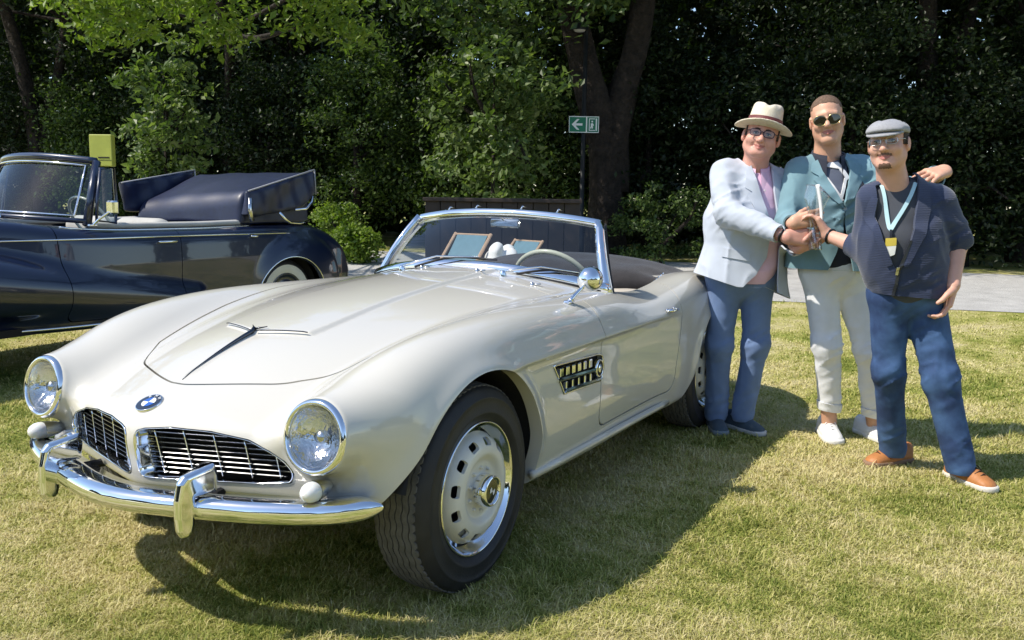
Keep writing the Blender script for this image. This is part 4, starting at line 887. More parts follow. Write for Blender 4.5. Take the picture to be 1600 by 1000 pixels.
def navy_car():
    root = empty('parked_cabriolet', (-3.55, -4.13, 0)); tag(root, 'dark navy blue cabriolet with folded hood, cropped by the left edge, beyond the cream roadster', 'car')
    V, Q = sdf_mesh(navy_f, (-1.5, -.95, .2), (3.9, .95, 1.2), .017)
    mbi = MB(); inw = lambda P: -normals_of(navy_f, P)*.03
    def cut(g, V, Q):
        V, i, o, b = clip_mesh(V, Q, g, navy_f)
        if b: mbi.add(*flange_geo(V, b, inw))
        return V, i, o
    for cx in (0, 3.20):
        V, _, Q = cut(lambda P: np.maximum(np.hypot(P[:, 0]-cx, (P[:, 2]-.345)*(1.0 if cx else 1.06))-.385, .5-np.abs(P[:, 1])), V, Q)
    V, _, Q = cut(lambda P: np.maximum(sbox(np.stack([P[:, 0], P[:, 1]], -1), (1.15, 0), (.80, .645), .15), .8-P[:, 2]), V, Q)
    gd = lambda P: np.maximum(smax(np.abs(P[:, 0]-1.66)-.485-.05*(P[:, 2]-.6), .37-P[:, 2], .06), .55-P[:, 1])
    V, di, _ = cut(lambda P: gd(P)+.003, V, Q); V, _, Q = cut(lambda P: gd(P)-.003, V, Q)
    N = normals_of(navy_f, V)
    v, q, n = compact(V, Q, N); mesh_obj('body', v, q, M['navy'], root, True, n)
    v, q, n = compact(V, di, N); door = mesh_obj('door', v, q, M['navy'], root, True, n)
    fine(mbi.build('panel_edges', M['navy'], root))
    mb = MB(); mb.box((1.3, 0, .33), (3.6, 1.3, .05)); mb.box((1.15, 0, .5), (1.7, 1.2, .03)); mb.box((.33, 0, .75), (.03, 1.25, .5)); mb.box((1.1, .60, .72), (1.55, .02, .5)); mb.box((1.1, -.60, .72), (1.55, .02, .5)); fine(mb.build('cabin_liner', M['black_gap'], root))
    for cx in (0, 3.20):
        for s in (1, -1):
            mb = MB(); mb.add(*lathe_geo([(.395, .0), (.39, -.26), (.0001, -.27)], (cx, s*.74, .345), (0, s, 0), 40)); mb.build('wheel_well', M['well'], root, True)
    def sy(x, z):
        lo, hi = .4, 1.0
        for _ in range(26):
            m = (lo+hi)/2
            if navy_f(np.array([[x, m, z]]))[0] < 0: lo = m
            else: hi = m
        return lo
    # wheels: whitewall tyre, chrome cover
    for cx in (0, 3.20):
        for s in (1, -1):
            w = bpy.data.objects.new('wheel', None); COL.objects.link(w); w.parent = root; w.location = (cx, s*.735, .345); w.rotation_euler = (0, 0, 0 if s > 0 else math.pi)
            V, F = lathe_geo([(.20, -.16), (.30, -.17), (.335, -.15), (.345, -.12), (.345, -.05), (.335, -.02), (.315, -.004), (.295, .002)], (0, 0, 0), (0, 1, 0), 56); mesh_obj('tyre', V, F, M['rubber'], w)
            V, F = lathe_geo([(.295, .002), (.27, .006), (.245, .004), (.222, -.006)], (0, 0, 0), (0, 1, 0), 56); mesh_obj('whitewall', V, F, M['whitewall'], w)
            V, F = lathe_geo([(.222, -.006), (.212, .0), (.20, -.015), (.16, -.02), (.13, -.006)], (0, 0, 0), (0, 1, 0), 56); mesh_obj('rim', V, F, M['navy'], w)
            V, F = lathe_geo([(.13, -.006), (.125, .012), (.08, .03), (.0001, .036)], (0, 0, 0), (0, 1, 0), 40); mesh_obj('hub_cap', V, F, M['chrome'], w)
    # chrome strips
    xs = np.linspace(2.7, -.05, 40); mb = MB(); mb.tube([(x, sy(x, .925)+.003, .925+.012*math.sin((x-.5))) for x in xs], .0065, 6); mb.build('side_strip', M['chrome'], root, True)
    xs = np.linspace(2.1, .32, 30); mb = MB(); mb.tube([(x, .655, ntop(x)-.018) for x in xs], .007, 6); mb.build('belt_strip', M['chrome'], root, True)
    xs = np.linspace(2.5, .55, 40); mb = MB(); mb.tube([(x, sy(x, .335)+.004, .335) for x in xs], .010, 6); mb.build('sill_strip', M['chrome'], root, True)
    a = np.linspace(.15, math.pi-.1, 24); mb = MB(); mb.tube([(.39*math.cos(t), sy(.39*math.cos(t), .345+.37*math.sin(t))+.002, .345+.37*math.sin(t)) for t in a], .006, 6); mb.build('arch_trim', M['chrome'], root, True)
    for hx, hz, ln in ((1.30, .895, .17), (.40, .905, .07)):
        y = sy(hx, hz); mb = MB(); mb.tube([(hx+ln/2, y, hz), (hx+ln/2-.01, y+.025, hz), (hx-ln/2+.02, y+.03, hz), (hx-ln/2, y+.02, hz)], .009, 8); mb.build('handle', M['chrome'], door if ln > .1 else root, True)
    # windscreen
    ws = bpy.data.objects.new('windshield', None); COL.objects.link(ws); ws.parent = root
    s = np.linspace(-1, 1, 25); b = np.stack([2.16-.28*np.abs(s)**2.2, .64*s, 1.085-.03*s*s], 1); t = np.stack([1.88-.16*np.abs(s)**2.2, .56*s, 1.50-.035*s*s], 1)
    k = np.linspace(0, 1, 7)[:, None, None]; V, F = grid_geo(b[None]*(1-k)+t[None]*k); mesh_obj('pane', V, F, M['glass'], ws)
    mb = MB(); mb.tube(t+np.array([0, 0, .012]), .026, 10); mb.tube(b, .018, 8)
    for i in (0, -1): mb.tube([b[i]+np.array([0, 0, -.03]), t[i]+np.array([0, 0, .01])], .030, 10)
    mb.build('frame', M['navy'], ws, True)
    mb = MB(); loop = np.concatenate([b[1:-1]*.93+t[1:-1]*.07, (t[1:-1]*.93+b[1:-1]*.07)[::-1]])+np.array([.016, 0, .004]); mb.tube(loop, .007, 6, closed=True); mb.build('chrome_trim', M['chrome'], ws, True)
    for y0 in (.12, -.35):
        mb = MB(); mb.tube([(2.19, y0, 1.09), (2.14, y0-.15, 1.135), (2.06, y0-.42, 1.17)], .006, 6); mb.add(*lathe_geo([(.018, 0), (.014, .025), (.0001, .03)], (2.19, y0, 1.075), (0, 0, 1), 10)); mb.build('wiper', M['chrome'], root, True)
    st = MB(); c = np.array([1.62, .33, 1.05]); R = basis((-.85, 0, .52)); st.tube([c+R@np.array([0, .2*math.cos(q), .2*math.sin(q)]) for q in np.arange(36)/36*2*math.pi], .011, 8, closed=True); st.build('steering_wheel', M['ivory'], root, True)
    # quarter light frame and pane
    for s_ in (1, -1):
        q = np.array([(1.835, s_*.685, 1.06), (1.80, s_*.66, 1.22), (1.745, s_*.63, 1.425), (1.635, s_*.63, 1.43), (1.66, s_*.675, 1.20), (1.68, s_*.685, 1.04)])
        ql = bpy.data.objects.new('quarter_window', None); COL.objects.link(ql); ql.parent = root
        mb = MB(); mb.tube(q, .012, 8, closed=True); mb.build('window_frame', M['navy'], ql, True); mb = MB(); mb.add(q, [tuple(range(6))]); mb.build('window_pane', M['glass'], ql)
    # seats and pale door tops
    for s_ in (1, -1):
        mb = MB(); xs = np.linspace(1.85, .3, 20); mb.tube([(x, s_*.60, ntop(x)+.010) for x in xs], .035, 8, flat=.7, up=(0, 0, 1)); mb.build('door_top_pad', M['grey_trim'], root, True)
        v, q = sdf_mesh(lambda P: sbox(P, (1.15, s_*.31, .82), (.09, .27, .24), .08), (.98, s_*.31-.33, .5), (1.32, s_*.31+.33, 1.12), .035); mesh_obj('seat_back', v, q, M['grey_trim'], root)
    # folded hood: sloping top between two wings
    h = bpy.data.objects.new('folded_hood', None); COL.objects.link(h); h.parent = root
    def ftop(P):
        x, y, z = P[..., 0], P[..., 1], P[..., 2]; w = np.clip((.64-y)/1.2, 0, 1); xf = .42+.06*w; xr = -.41+.14*w; u = np.clip((xf-x)/(xf-xr), -.2, 1.2)
        zt = (1.27*(1-w)+1.15*w)*(1-u)+(1.47*(1-w)+1.45*w)*u+.05*np.sin(np.clip(u, 0, 1)*math.pi)*np.sin(np.clip(w, .05, .95)*math.pi)
        f = smax((z-zt)*.9, smax(x-xf-.12*(zt-z), xr-x, .05), .10); f = smax(f, np.abs(y-.03)-.62, .06); f = smax(f, 1.0-z, .03)
        return f-.004*np.sin(x*9+1.5*np.sin(y*5))*np.sin(y*4+1)-.002*np.sin(y*17+x*11)
    v, q = sdf_mesh(ftop, (-.6, -.75, .95), (.62, .78, 1.62), .02); mesh_obj('hood_top', v, q, M['navy_cloth'], h, True, normals_of(ftop, v))
    def wing(name, pts, y, th):
        P = np.array(pts, float); f = lambda q: smax(sd_poly(q[..., 0], q[..., 2], P), np.abs(q[..., 1]-y)-th+.010*np.sin(q[..., 0]*13+q[..., 2]*17)+.006*np.sin(q[..., 0]*31-q[..., 2]*9), .05)
        lo = [P[:, 0].min()-.06, y-th-.05, P[:, 1].min()-.06]; hi = [P[:, 0].max()+.06, y+th+.05, P[:, 1].max()+.06]
        v, q = sdf_mesh(f, lo, hi, .016); o = mesh_obj(name, v, q, M['navy_cloth'], h, True, normals_of(f, v))
        mb = MB(); s_ = 1
        for e in ((0, 1), (1, 2)): mb.tube([(P[e[0], 0], y+th*.75, P[e[0], 1]-.004), (P[e[1], 0], y+th*.75, P[e[1], 1]-.004)], .007, 6)
        mb.build('piping', M['piping'], o, True)
    wing('hood_wing', [(.40, 1.285), (-.42, 1.485), (-.435, 1.26), (-.25, 1.13), (.30, 1.06), (.43, 1.08)], .67, .045)
    wing('hood_wing', [(.60, 1.34), (-.22, 1.475), (-.24, 1.2), (.08, 1.06), (.57, 1.08)], -.66, .04)
    mb = MB(); mb.tube([(.36, .70, 1.03), (.39, .71, 1.12), (.37, .70, 1.22)], .026, 8, flat=.5, up=(0, 1, 0)); mb.build('hood_strap', M['chrome_dull'], h, True)
    mb = MB(); mb.tube([(.10, .76, 1.10), (.05, .77, 1.05), (-.02, .775, 1.01), (-.15, .77, 1.0), (-.28, .76, 1.03)], [.012, .016, .010, .008, .010], 8); mb.tube([(-.12, .74, 1.12), (-.25, .75, 1.13), (-.34, .74, 1.19), (-.36, .73, 1.24)], .011, 8); mb.build('landau_iron', M['chrome'], h, True)
    # mirror
    mi = MB(); mi.tube([(1.90, .735, 1.03), (1.88, .77, 1.07), (1.82, .80, 1.12)], .009, 8); mi.box((1.90, .73, 1.03), (.06, .03, .015), None, .004); mi.box((1.795, .81, 1.155), (.05, .085, .095), None, .012); mi.build('side_mirror', M['chrome'], root, False)
    return root
navy_car()

# ------------------------------------------------------------------ people. own axes: x to the right of the picture, y away from the camera, z up
XR = np.array([-0.48701011, 0.87339633, 0.0]); YF = np.array([-0.87339633, -0.48701011, 0.0]); PYAW = math.atan2(XR[1], XR[0])
def skin_mat(name, c):
    m = mat(name, c, .48, sss=.12, var=.07, var_scale=26, bump=.05, bump_scale=260, spec=.45); return m
def cloth(name, c, rough=.85, var=.08, weave=500, bump=.25, sheen=.15, vs=14): return mat(name, c, rough, var=var, var_scale=vs, bump=bump*.3, bump_scale=weave, sheen=sheen)
def nrmz(v): v = np.asarray(v, float); return v/np.linalg.norm(v)
def union(prims, P, k=.03):
    f = None
    for a, b, r1, r2 in prims:
        d = rcone(P, a, b, r1, r2); f = d if f is None else smin(f, d, k)
    return f
def hand_prims(w, f, n, sgn, curl=(.35, .55, .4), sc=1.0, thumb=.0, spread=.0):
    w = np.asarray(w, float); f = nrmz(f); n = np.asarray(n, float); n = nrmz(n-n@f*f); s = np.cross(f, n)*sgn
    palm = []; fing = []
    for i, (o, li) in enumerate(((.030, .92), (.010, 1.05), (-.010, .98), (-.029, .78))):
        b = w+f*.090*sc+s*o*sc; palm.append((w+s*o*.6*sc+f*.012, b, .0175*sc, .0125*sc))
        ff = nrmz(f+s*spread*(1.5-i)); p = b; ang = 0; c = [q*(1+.10*((i*7) % 3-1)) for q in curl]
        for L, a, r1, r2 in ((.048, c[0], .0093, .0082), (.029, c[1], .0082, .0073), (.023, c[2], .0073, .0060)):
            ang += a; d = ff*math.cos(ang)+n*math.sin(ang); q = p+d*L*li*sc; fing.append((p, q, r1*sc, r2*sc)); p = q
    t0 = w+f*.022*sc+s*.022*sc; d1 = nrmz(.55*f+(.75-thumb*.5)*s+(.30+thumb*.5)*n); t1 = t0+d1*.048*sc; d2 = nrmz(.85*f+.2*s+(.35+thumb*.5)*n); t2 = t1+d2*.032*sc; t3 = t2+nrmz(d2+n*.3)*.022*sc
    fing += [(t0, t1, .0165*sc, .0125*sc), (t1, t2, .0125*sc, .0105*sc), (t2, t3, .0105*sc, .008*sc)]
    return palm, fing
def hand_f(P, palm, fing, arm, k=.018):
    f = union(palm, P, k)
    for a in arm: f = smin(f, rcone(P, *a), .02)
    for i in range(0, len(fing), 3):
        g = None
        for q in fing[i:i+3]: d = rcone(P, *q); g = d if g is None else smin(g, d, .004)
        f = smin(f, g, .0045)
    return f
def bounds(prims, pad):
    A = np.array([p for a, b, *_ in prims for p in (a, b)]); r = max(max(q[2:]) for q in prims); return A.min(0)-r-pad, A.max(0)+r+pad
def head_frame(c, yaw, pitch, roll):
    """columns: right (picture), forward (out of the face), up"""
    cy, sy, cp, sp, cr, sr = math.cos(yaw), math.sin(yaw), math.cos(pitch), math.sin(pitch), math.cos(roll), math.sin(roll)
    right = np.array([1.0, 0, 0]); fwd = np.array([0, -1.0, 0]); up = np.array([0, 0, 1.0])
    R = np.stack([right, fwd, up], 1)
    Rz = np.array([[cy, -sy, 0], [sy, cy, 0], [0, 0, 1]]); Rx = np.array([[1, 0, 0], [0, cp, -sp], [0, sp, cp]]); Ry = np.array([[cr, 0, sr], [0, 1, 0], [-sr, 0, cr]])
    return Ry @ Rz @ Rx @ R
def head_f(Q, wide=1.0, jaw=1.0, smile=.006):
    """Q in head axes (x right, y out of the face, z up), origin between the ears at eye level"""
    x, y, z = Q[..., 0], Q[..., 1], Q[..., 2]; A = np.stack([np.abs(x)/wide, y, z], -1)
    f = ell(A, (0, -.018, .042), (.076, .096, .080))
    f = smin(f, ell(A, (0, .020, -.034), (.064, .070, .084*jaw)), .03)
    f = smin(f, rcone(A, (.050, -.010, -.055), (.018, .058, -.098*jaw), .020, .017), .028)
    f = smin(f, ell(A, (0, .064, -.098*jaw), (.026, .021, .019)), .02)
    f = smin(f, rcone(A, (0, .080, .024), (.040, .064, .020), .0125, .012), .016)
    f = smin(f, ell(A, (.039, .059, -.031), (.025, .024, .022)), .022)
    f = smax(f, -ell(A, (.031, .090, .001), (.0165, .0175, .0085)), .010)
    f = smin(f, rcone(A, (0, .082, .008), (0, .106, -.034), .0085, .0135), .010)
    f = smin(f, ell(A, (.0125, .092, -.038), (.0095, .012, .008)), .007)
    f = smax(f, -ell(A, (.007, .100, -.0465), (.0045, .006, .004)), .004)
    # lips, parted by a crease that curves up at the corners
    zl = -.067+smile*(A[..., 0]/.028)**2
    f = smin(f, rcone(np.stack([A[..., 0], y, z-zl+.0], -1), (0, .0850, .0050), (.027, .0720, .0015), .0056, .0032), .006)
    f = smin(f, rcone(np.stack([A[..., 0], y, z-zl], -1), (0, .0840, -.0080), (.025, .0725, -.004), .0068, .0035), .006)
    f = smax(f, -rcone(np.stack([A[..., 0], y, z-zl], -1), (0, .0945, -.0012), (.031, .0775, .0), .0030, .0024), .004)
    f = smax(f, -rcone(np.stack([A[..., 0], y, z], -1), (.020, .094, -.042), (.031, .074, -.066), .002, .002), .010)
    ear = ell(A, (.0785, -.012, -.008), (.0095, .020, .031)); ear = smax(ear, -ell(A, (.088, -.004, -.006), (.006, .011, .018)), .006); f = smin(f, ear, .008)
    return f
class Person:
    def __init__(s, origin, label):
        s.root = empty('person', origin, PYAW); tag(s.root, label, 'person', 'three men posing beside the cream car'); s.bV = []; s.bF = []; s.n = 0
    def skin(s, f, lo, hi, h):
        v, q = sdf_mesh(f, lo, hi, h); s.bV.append(v); s.bF.append(q+s.n); s.n += len(v)
    def body(s, m): s.bod = mesh_obj('body', np.concatenate(s.bV), np.concatenate(s.bF), m, s.root); return s.bod
    def garment(s, name, f, lo, hi, h, m, cuts=(), flange=.006, parent=None):
        """closed field f; cuts = fields whose negative side is removed"""
        v, q = sdf_mesh(f, lo, hi, h, it=2); mb = MB()
        for g in cuts:
            v, _, q, b = clip_mesh(v, q, g)
            if b and flange: mb.add(*flange_geo(v, b, lambda P: -normals_of(f, P)*flange))
        v, q, _ = compact(v, q); n = len(v)
        if mb.n:
            F2 = np.array([(*[i+n for i in fc], -1)[:4] if len(fc) == 3 else [i+n for i in fc] for fc in mb.F]); v = np.concatenate([v]+mb.V); q = np.concatenate([q, F2])
        return mesh_obj(name, v, q, m, parent or s.root)
    def patch(s, name, f, off, poly, m, h=.006, parent=None, back=False, yc=0.0):
        """a flat piece of cloth lying on the front of field f, outlined by poly in x, z"""
        P = np.asarray(poly, float); lo = [P[:, 0].min()-.02, -.45, P[:, 1].min()-.02]; hi = [P[:, 0].max()+.02, yc, P[:, 1].max()+.02]
        g = lambda Q: f(Q)-off
        return s.garment(name, g, lo, hi, h, m, [lambda Q: -sd_poly(Q[:, 0], Q[:, 2], P), lambda Q: yc-.01-Q[:, 1] if False else (Q[:, 1]*-1+yc-.012)*0+1], off+.001, parent)
_VT = np.random.default_rng(99).uniform(0, 1, (32, 32, 32)).astype(np.float32)
def vnoise(P):
    i = np.floor(P).astype(np.int32); f = (P-i).astype(np.float32); f = f*f*(3-2*f); i &= 31; j = (i+1) & 31; T = _VT
    a, b, c = f[..., 0], f[..., 1], f[..., 2]
    x00 = T[i[..., 0], i[..., 1], i[..., 2]]*(1-a)+T[j[..., 0], i[..., 1], i[..., 2]]*a; x10 = T[i[..., 0], j[..., 1], i[..., 2]]*(1-a)+T[j[..., 0], j[..., 1], i[..., 2]]*a
    x01 = T[i[..., 0], i[..., 1], j[..., 2]]*(1-a)+T[j[..., 0], i[..., 1], j[..., 2]]*a; x11 = T[i[..., 0], j[..., 1], j[..., 2]]*(1-a)+T[j[..., 0], j[..., 1], j[..., 2]]*a
    return (x00*(1-b)+x10*b)*(1-c)+(x01*(1-b)+x11*b)*c
def folds(P, amp, seed, fr=60.0, spots=(), vert=.45):
    """cloth relief: long soft folds everywhere, sharper creases near the spots (x, y, z, radius)"""
    q = P*np.array([fr*.25, fr*.25, fr*.25*vert])+seed*1.7; w = vnoise(q*.6+3.1)-.5
    o = (1-np.abs(2*vnoise(q+w[..., None]*1.2)-1))**3*.9-.25
    if len(spots):
        m = 0
        for x, y, z, r in spots: m = m+np.exp(-((P[..., 0]-x)**2+(P[..., 1]-y)**2+(P[..., 2]-z)**2)/(r*r))
        e = P @ np.array([[.75, .2, -.45], [0, .9, .3], [.55, -.2, .8]])*np.array([10.0, 10.0, 34.0])+seed
        o = o+np.minimum(m, 1)*((1-np.abs(2*vnoise(e+w[..., None])-1))**2.5*2.0-.5)
    return -amp*o
def shoe(p, toe, heel, upper, sole, lace=None, z0=0.0, ln=None, name='shoe', fat=1.0):
    toe = np.array([*toe, 0.0]); heel = np.array([*heel, 0.0]); d = nrmz(toe-heel); s_ = np.array([-d[1], d[0], 0]); L = .292 if ln is None else ln
    c = toe-d*L/2; R = np.stack([d, s_, np.array([0, 0, 1.0])], 1)
    o = bpy.data.objects.new(name, None); COL.objects.link(o); o.parent = p.root
    def loc(P): return (P-c) @ R
    def out(q): x = q[..., 0]; return .048*fat-.010*np.clip(-x/.10, 0, 1)-.006*np.sin(np.clip((x+.12)/.12, -1, 1)*math.pi)*.5
    def fs(P):
        q = loc(P); x, y, z = q[..., 0], q[..., 1], q[..., 2]; w = out(q); ex = np.abs(x)-(L/2-.045); d2 = np.hypot(np.maximum(ex, 0), y*.046/w)-.046
        return smax(np.where(ex > 0, d2, np.abs(y)-w), np.abs(z-.015-z0)-.014, .008)
    def fu(P):
        q = loc(P); x, y, z = q[..., 0], q[..., 1], q[..., 2]
        hgt = np.interp(x, [-.15, -.10, -.02, .04, .10, .14], [.105, .105, .098, .080, .055, .042]); w = out(q)-.003-.35*np.maximum(z-.04, 0)*np.clip((x+.2)/.2, .3, 1)
        ex = np.abs(x)-(L/2-.048); d2 = np.hypot(np.maximum(ex, 0), y*.043/w)-.043
        f = smax(np.where(ex > 0, d2, np.abs(y)-w), (z-z0-hgt)*.8, .035); return smax(f, .02+z0-z, .004)+0
    lo = c-np.array([.2, .2, .0])-np.array([0, 0, .01]); hi = c+np.array([.2, .2, .14])
    v, q = sdf_mesh(fs, lo, hi, .008); mesh_obj('sole', v, q, sole, o)
    v, q = sdf_mesh(fu, lo, hi, .007); mesh_obj('upper', v, q, upper, o)
    if lace is not None:
        mb = MB()
        for k in range(4):
            x = .005+.022*k; hz = np.interp(x, [-.15, -.10, -.02, .04, .10, .14], [.105, .105, .098, .080, .055, .042])+.002
            mb.tube([c+R@np.array([x, -.026, hz-.014]), c+R@np.array([x+.004, 0, hz+.002]), c+R@np.array([x, .026, hz-.014])], .0032, 6)
        mb.tube([c+R@np.array([.01, 0, .092]), c+R@np.array([.015, .025, .090]), c+R@np.array([.03, .035, .07])], .0025, 5); mb.tube([c+R@np.array([.01, 0, .092]), c+R@np.array([.018, -.025, .088]), c+R@np.array([.035, -.034, .066])], .0025, 5)
        mb.build('laces', lace, o, True)
    return o
def head_kit(p, c, R, wide, jaw, smile, eyes=True):
    """returns the head's field in the person's axes"""
    Ri = R
    f = lambda P: head_f((P-c) @ Ri, wide, jaw, smile)
    return f
def on_head(c, R, q): return c+R@np.asarray(q, float)
def add_eyes(p, c, R, iris):
    wm = mat('eye_white', (.50, .46, .44), .2); im = mat('iris', iris, .15)
    for s in (1, -1):
        o = on_head(c, R, (s*.031, .0745, .0)); t = np.linspace(.001, math.pi, 9); V, F = lathe_geo([(math.sin(a), math.cos(a)) for a in t], (0, 0, 0), (0, 1, 0), 16)
        e = mesh_obj('eye', o+(V*np.array([.0125, .0075, .0048])) @ R.T, F, wm, p.root); V2 = V*np.array([.0050, .0036, .0046])+np.array([0, .0048, .0006]); mesh_obj('iris', o+V2 @ R.T, F, im, e)
        mb = MB(); mb.tube([on_head(c, R, (s*xx, yy, zz)) for xx, yy, zz in ((.014, .0925, .0205), (.026, .0885, .0245), (.038, .0800, .0235), (.046, .0700, .0180))], [.0028, .0036, .0030, .0015], 7, flat=.8); mb.build('eyebrow', HAIRD, p.root, True)
        mb = MB(); mb.tube([on_head(c, R, (s*xx, yy, zz)) for xx, yy, zz in ((.017, .0815, .0035), (.024, .0845, .0062), (.032, .0845, .0066), (.040, .0800, .0045), (.046, .0740, .0010))], [.0014, .0020, .0020, .0018, .0010], 6); mb.build('eyelid', DARK, p.root, True)
def add_lips(p, hf, c, R, smile, m):
    def g(P):
        q = (P-c) @ R; zl = -.067+smile*(q[:, 0]/.028)**2; return ((q[:, 0]/.029)**2+((q[:, 2]-zl+.001)/(.0112*(1-.5*np.clip(np.abs(q[:, 0])/.029, 0, 1))+.001))**2-1)*.01
    lo = c-.13; hi = c+.13; f = lambda P: hf(P)-.0009
    q0 = on_head(c, R, (0, .075, -.068)); p.garment('lips', f, q0-.04, q0+.04, .0035, m, [lambda P: -g(P), lambda P: ((P-c) @ R)[:, 1]-.055], 0)
def hair_piece(p, name, hf, c, R, off, region, m, h=.006, tex=.0015):
    f = lambda P: hf(P)-off-tex*np.sin(P[..., 0]*700)*np.sin(P[..., 1]*620+P[..., 2]*500)
    return p.garment(name, f, c-.15, c+.15, h, m, [lambda P: -region((P-c) @ R)], off)
SK1 = skin_mat('skin_rosy', (.68, .35, .27)); SK2 = skin_mat('skin_tan', (.66, .37, .25)); SK3 = skin_mat('skin_fair', (.68, .38, .28))
LIP = mat('lip', (.46, .17, .14), .4, sss=.1)
DARK = mat('near_black', (.012, .012, .015), .35); HAIRD = mat('dark_brown_hair', (.035, .022, .015), .6, var=.3, var_scale=120, bump=.5, bump_scale=500); HAIRS = mat('short_brown_hair', (.155, .095, .06), .7, var=.3, var_scale=90, bump=.5, bump_scale=600)
def glasses(p, c, R, shape, fm, lm, w=.050, hh=.034, rad=.0022, z=.0, y=.103, tilt=0.0, sag=.0):
    g = bpy.data.objects.new('glasses', None); COL.objects.link(g); g.parent = p.root
    for s in (1, -1):
        a = np.arange(28)/28*2*math.pi; pts = []
        for t in a:
            ct, st = math.cos(t), math.sin(t); ex = 2/shape; px = abs(ct)**ex*np.sign(ct)*w/2; pz = abs(st)**ex*np.sign(st)*hh/2
            if sag: pz -= sag*(px*s/(w/2))*(.5 if st < 0 else 0)*-1
            pts.append(on_head(c, R, (s*(.034)+px, y-.22*abs(s*.034+px)**1.6*1.6-.02*0, z+pz)))
        pts = np.array(pts); mb = MB(); mb.tube(pts, rad, 6, closed=True); mb.build('rim', fm, g, True)
        mb = MB(); mb.add(np.concatenate([pts, [pts.mean(0)+R[:, 1]*.002]]), [(i, (i+1) % 28, 28) for i in range(28)]); mb.build('glass', lm, g, True)
        mb = MB(); o = on_head(c, R, (s*(.034+w/2), y-.018, z+hh*.25)); mb.tube([o, on_head(c, R, (s*.078, .055, z+hh*.28)), on_head(c, R, (s*.081, -.005, z+.008))], rad*.95, 6); mb.build('temple', fm, g, True)
    mb = MB(); mb.tube([on_head(c, R, (-.034+w/2, y-.002, z+hh*.1)), on_head(c, R, (0, y+.004, z+hh*.2)), on_head(c, R, (.034-w/2, y-.002, z+hh*.1))], rad, 6); mb.build('bridge', fm, g, True)
    return g
def collar(p, ctr, rx, ry, z, gap, m, hgt=.038, drop=.05, tilt=.22, tip=.045, flare=.020):
    """shirt collar: stand, fold and turned-down flap ending in two points at the front"""
    n = 48; a = np.linspace(gap, 2*math.pi-gap, n)-math.pi/2; rows = []
    e = np.abs(np.linspace(-1, 1, n)); tp = tip*np.clip((e-.72)/.28, 0, 1)**1.5
    for k, dr, dz, ft in ((0, 0, 0, 0), (1, -.002, hgt, 0), (2, .004, hgt+.004, 0), (3, .010, hgt*.7, .15), (4, flare, hgt-drop, 1)):
        x = ctr[0]+(rx+dr)*np.cos(a); y = ctr[1]+(ry+dr+ (tp*.35*ft))*np.sin(a); rows.append(np.stack([x, y, z+dz+tilt*(y-ctr[1])-tp*ft], 1))
    G = np.stack(rows); mb = MB(); mb.add(*grid_geo(G)); mb.add(*grid_geo(G+np.array([0, 0, .0])-np.array([0, 0, 0]), True) if False else grid_geo(G[:2]*1.0)); return mb.build('collar', m, p.root, True)
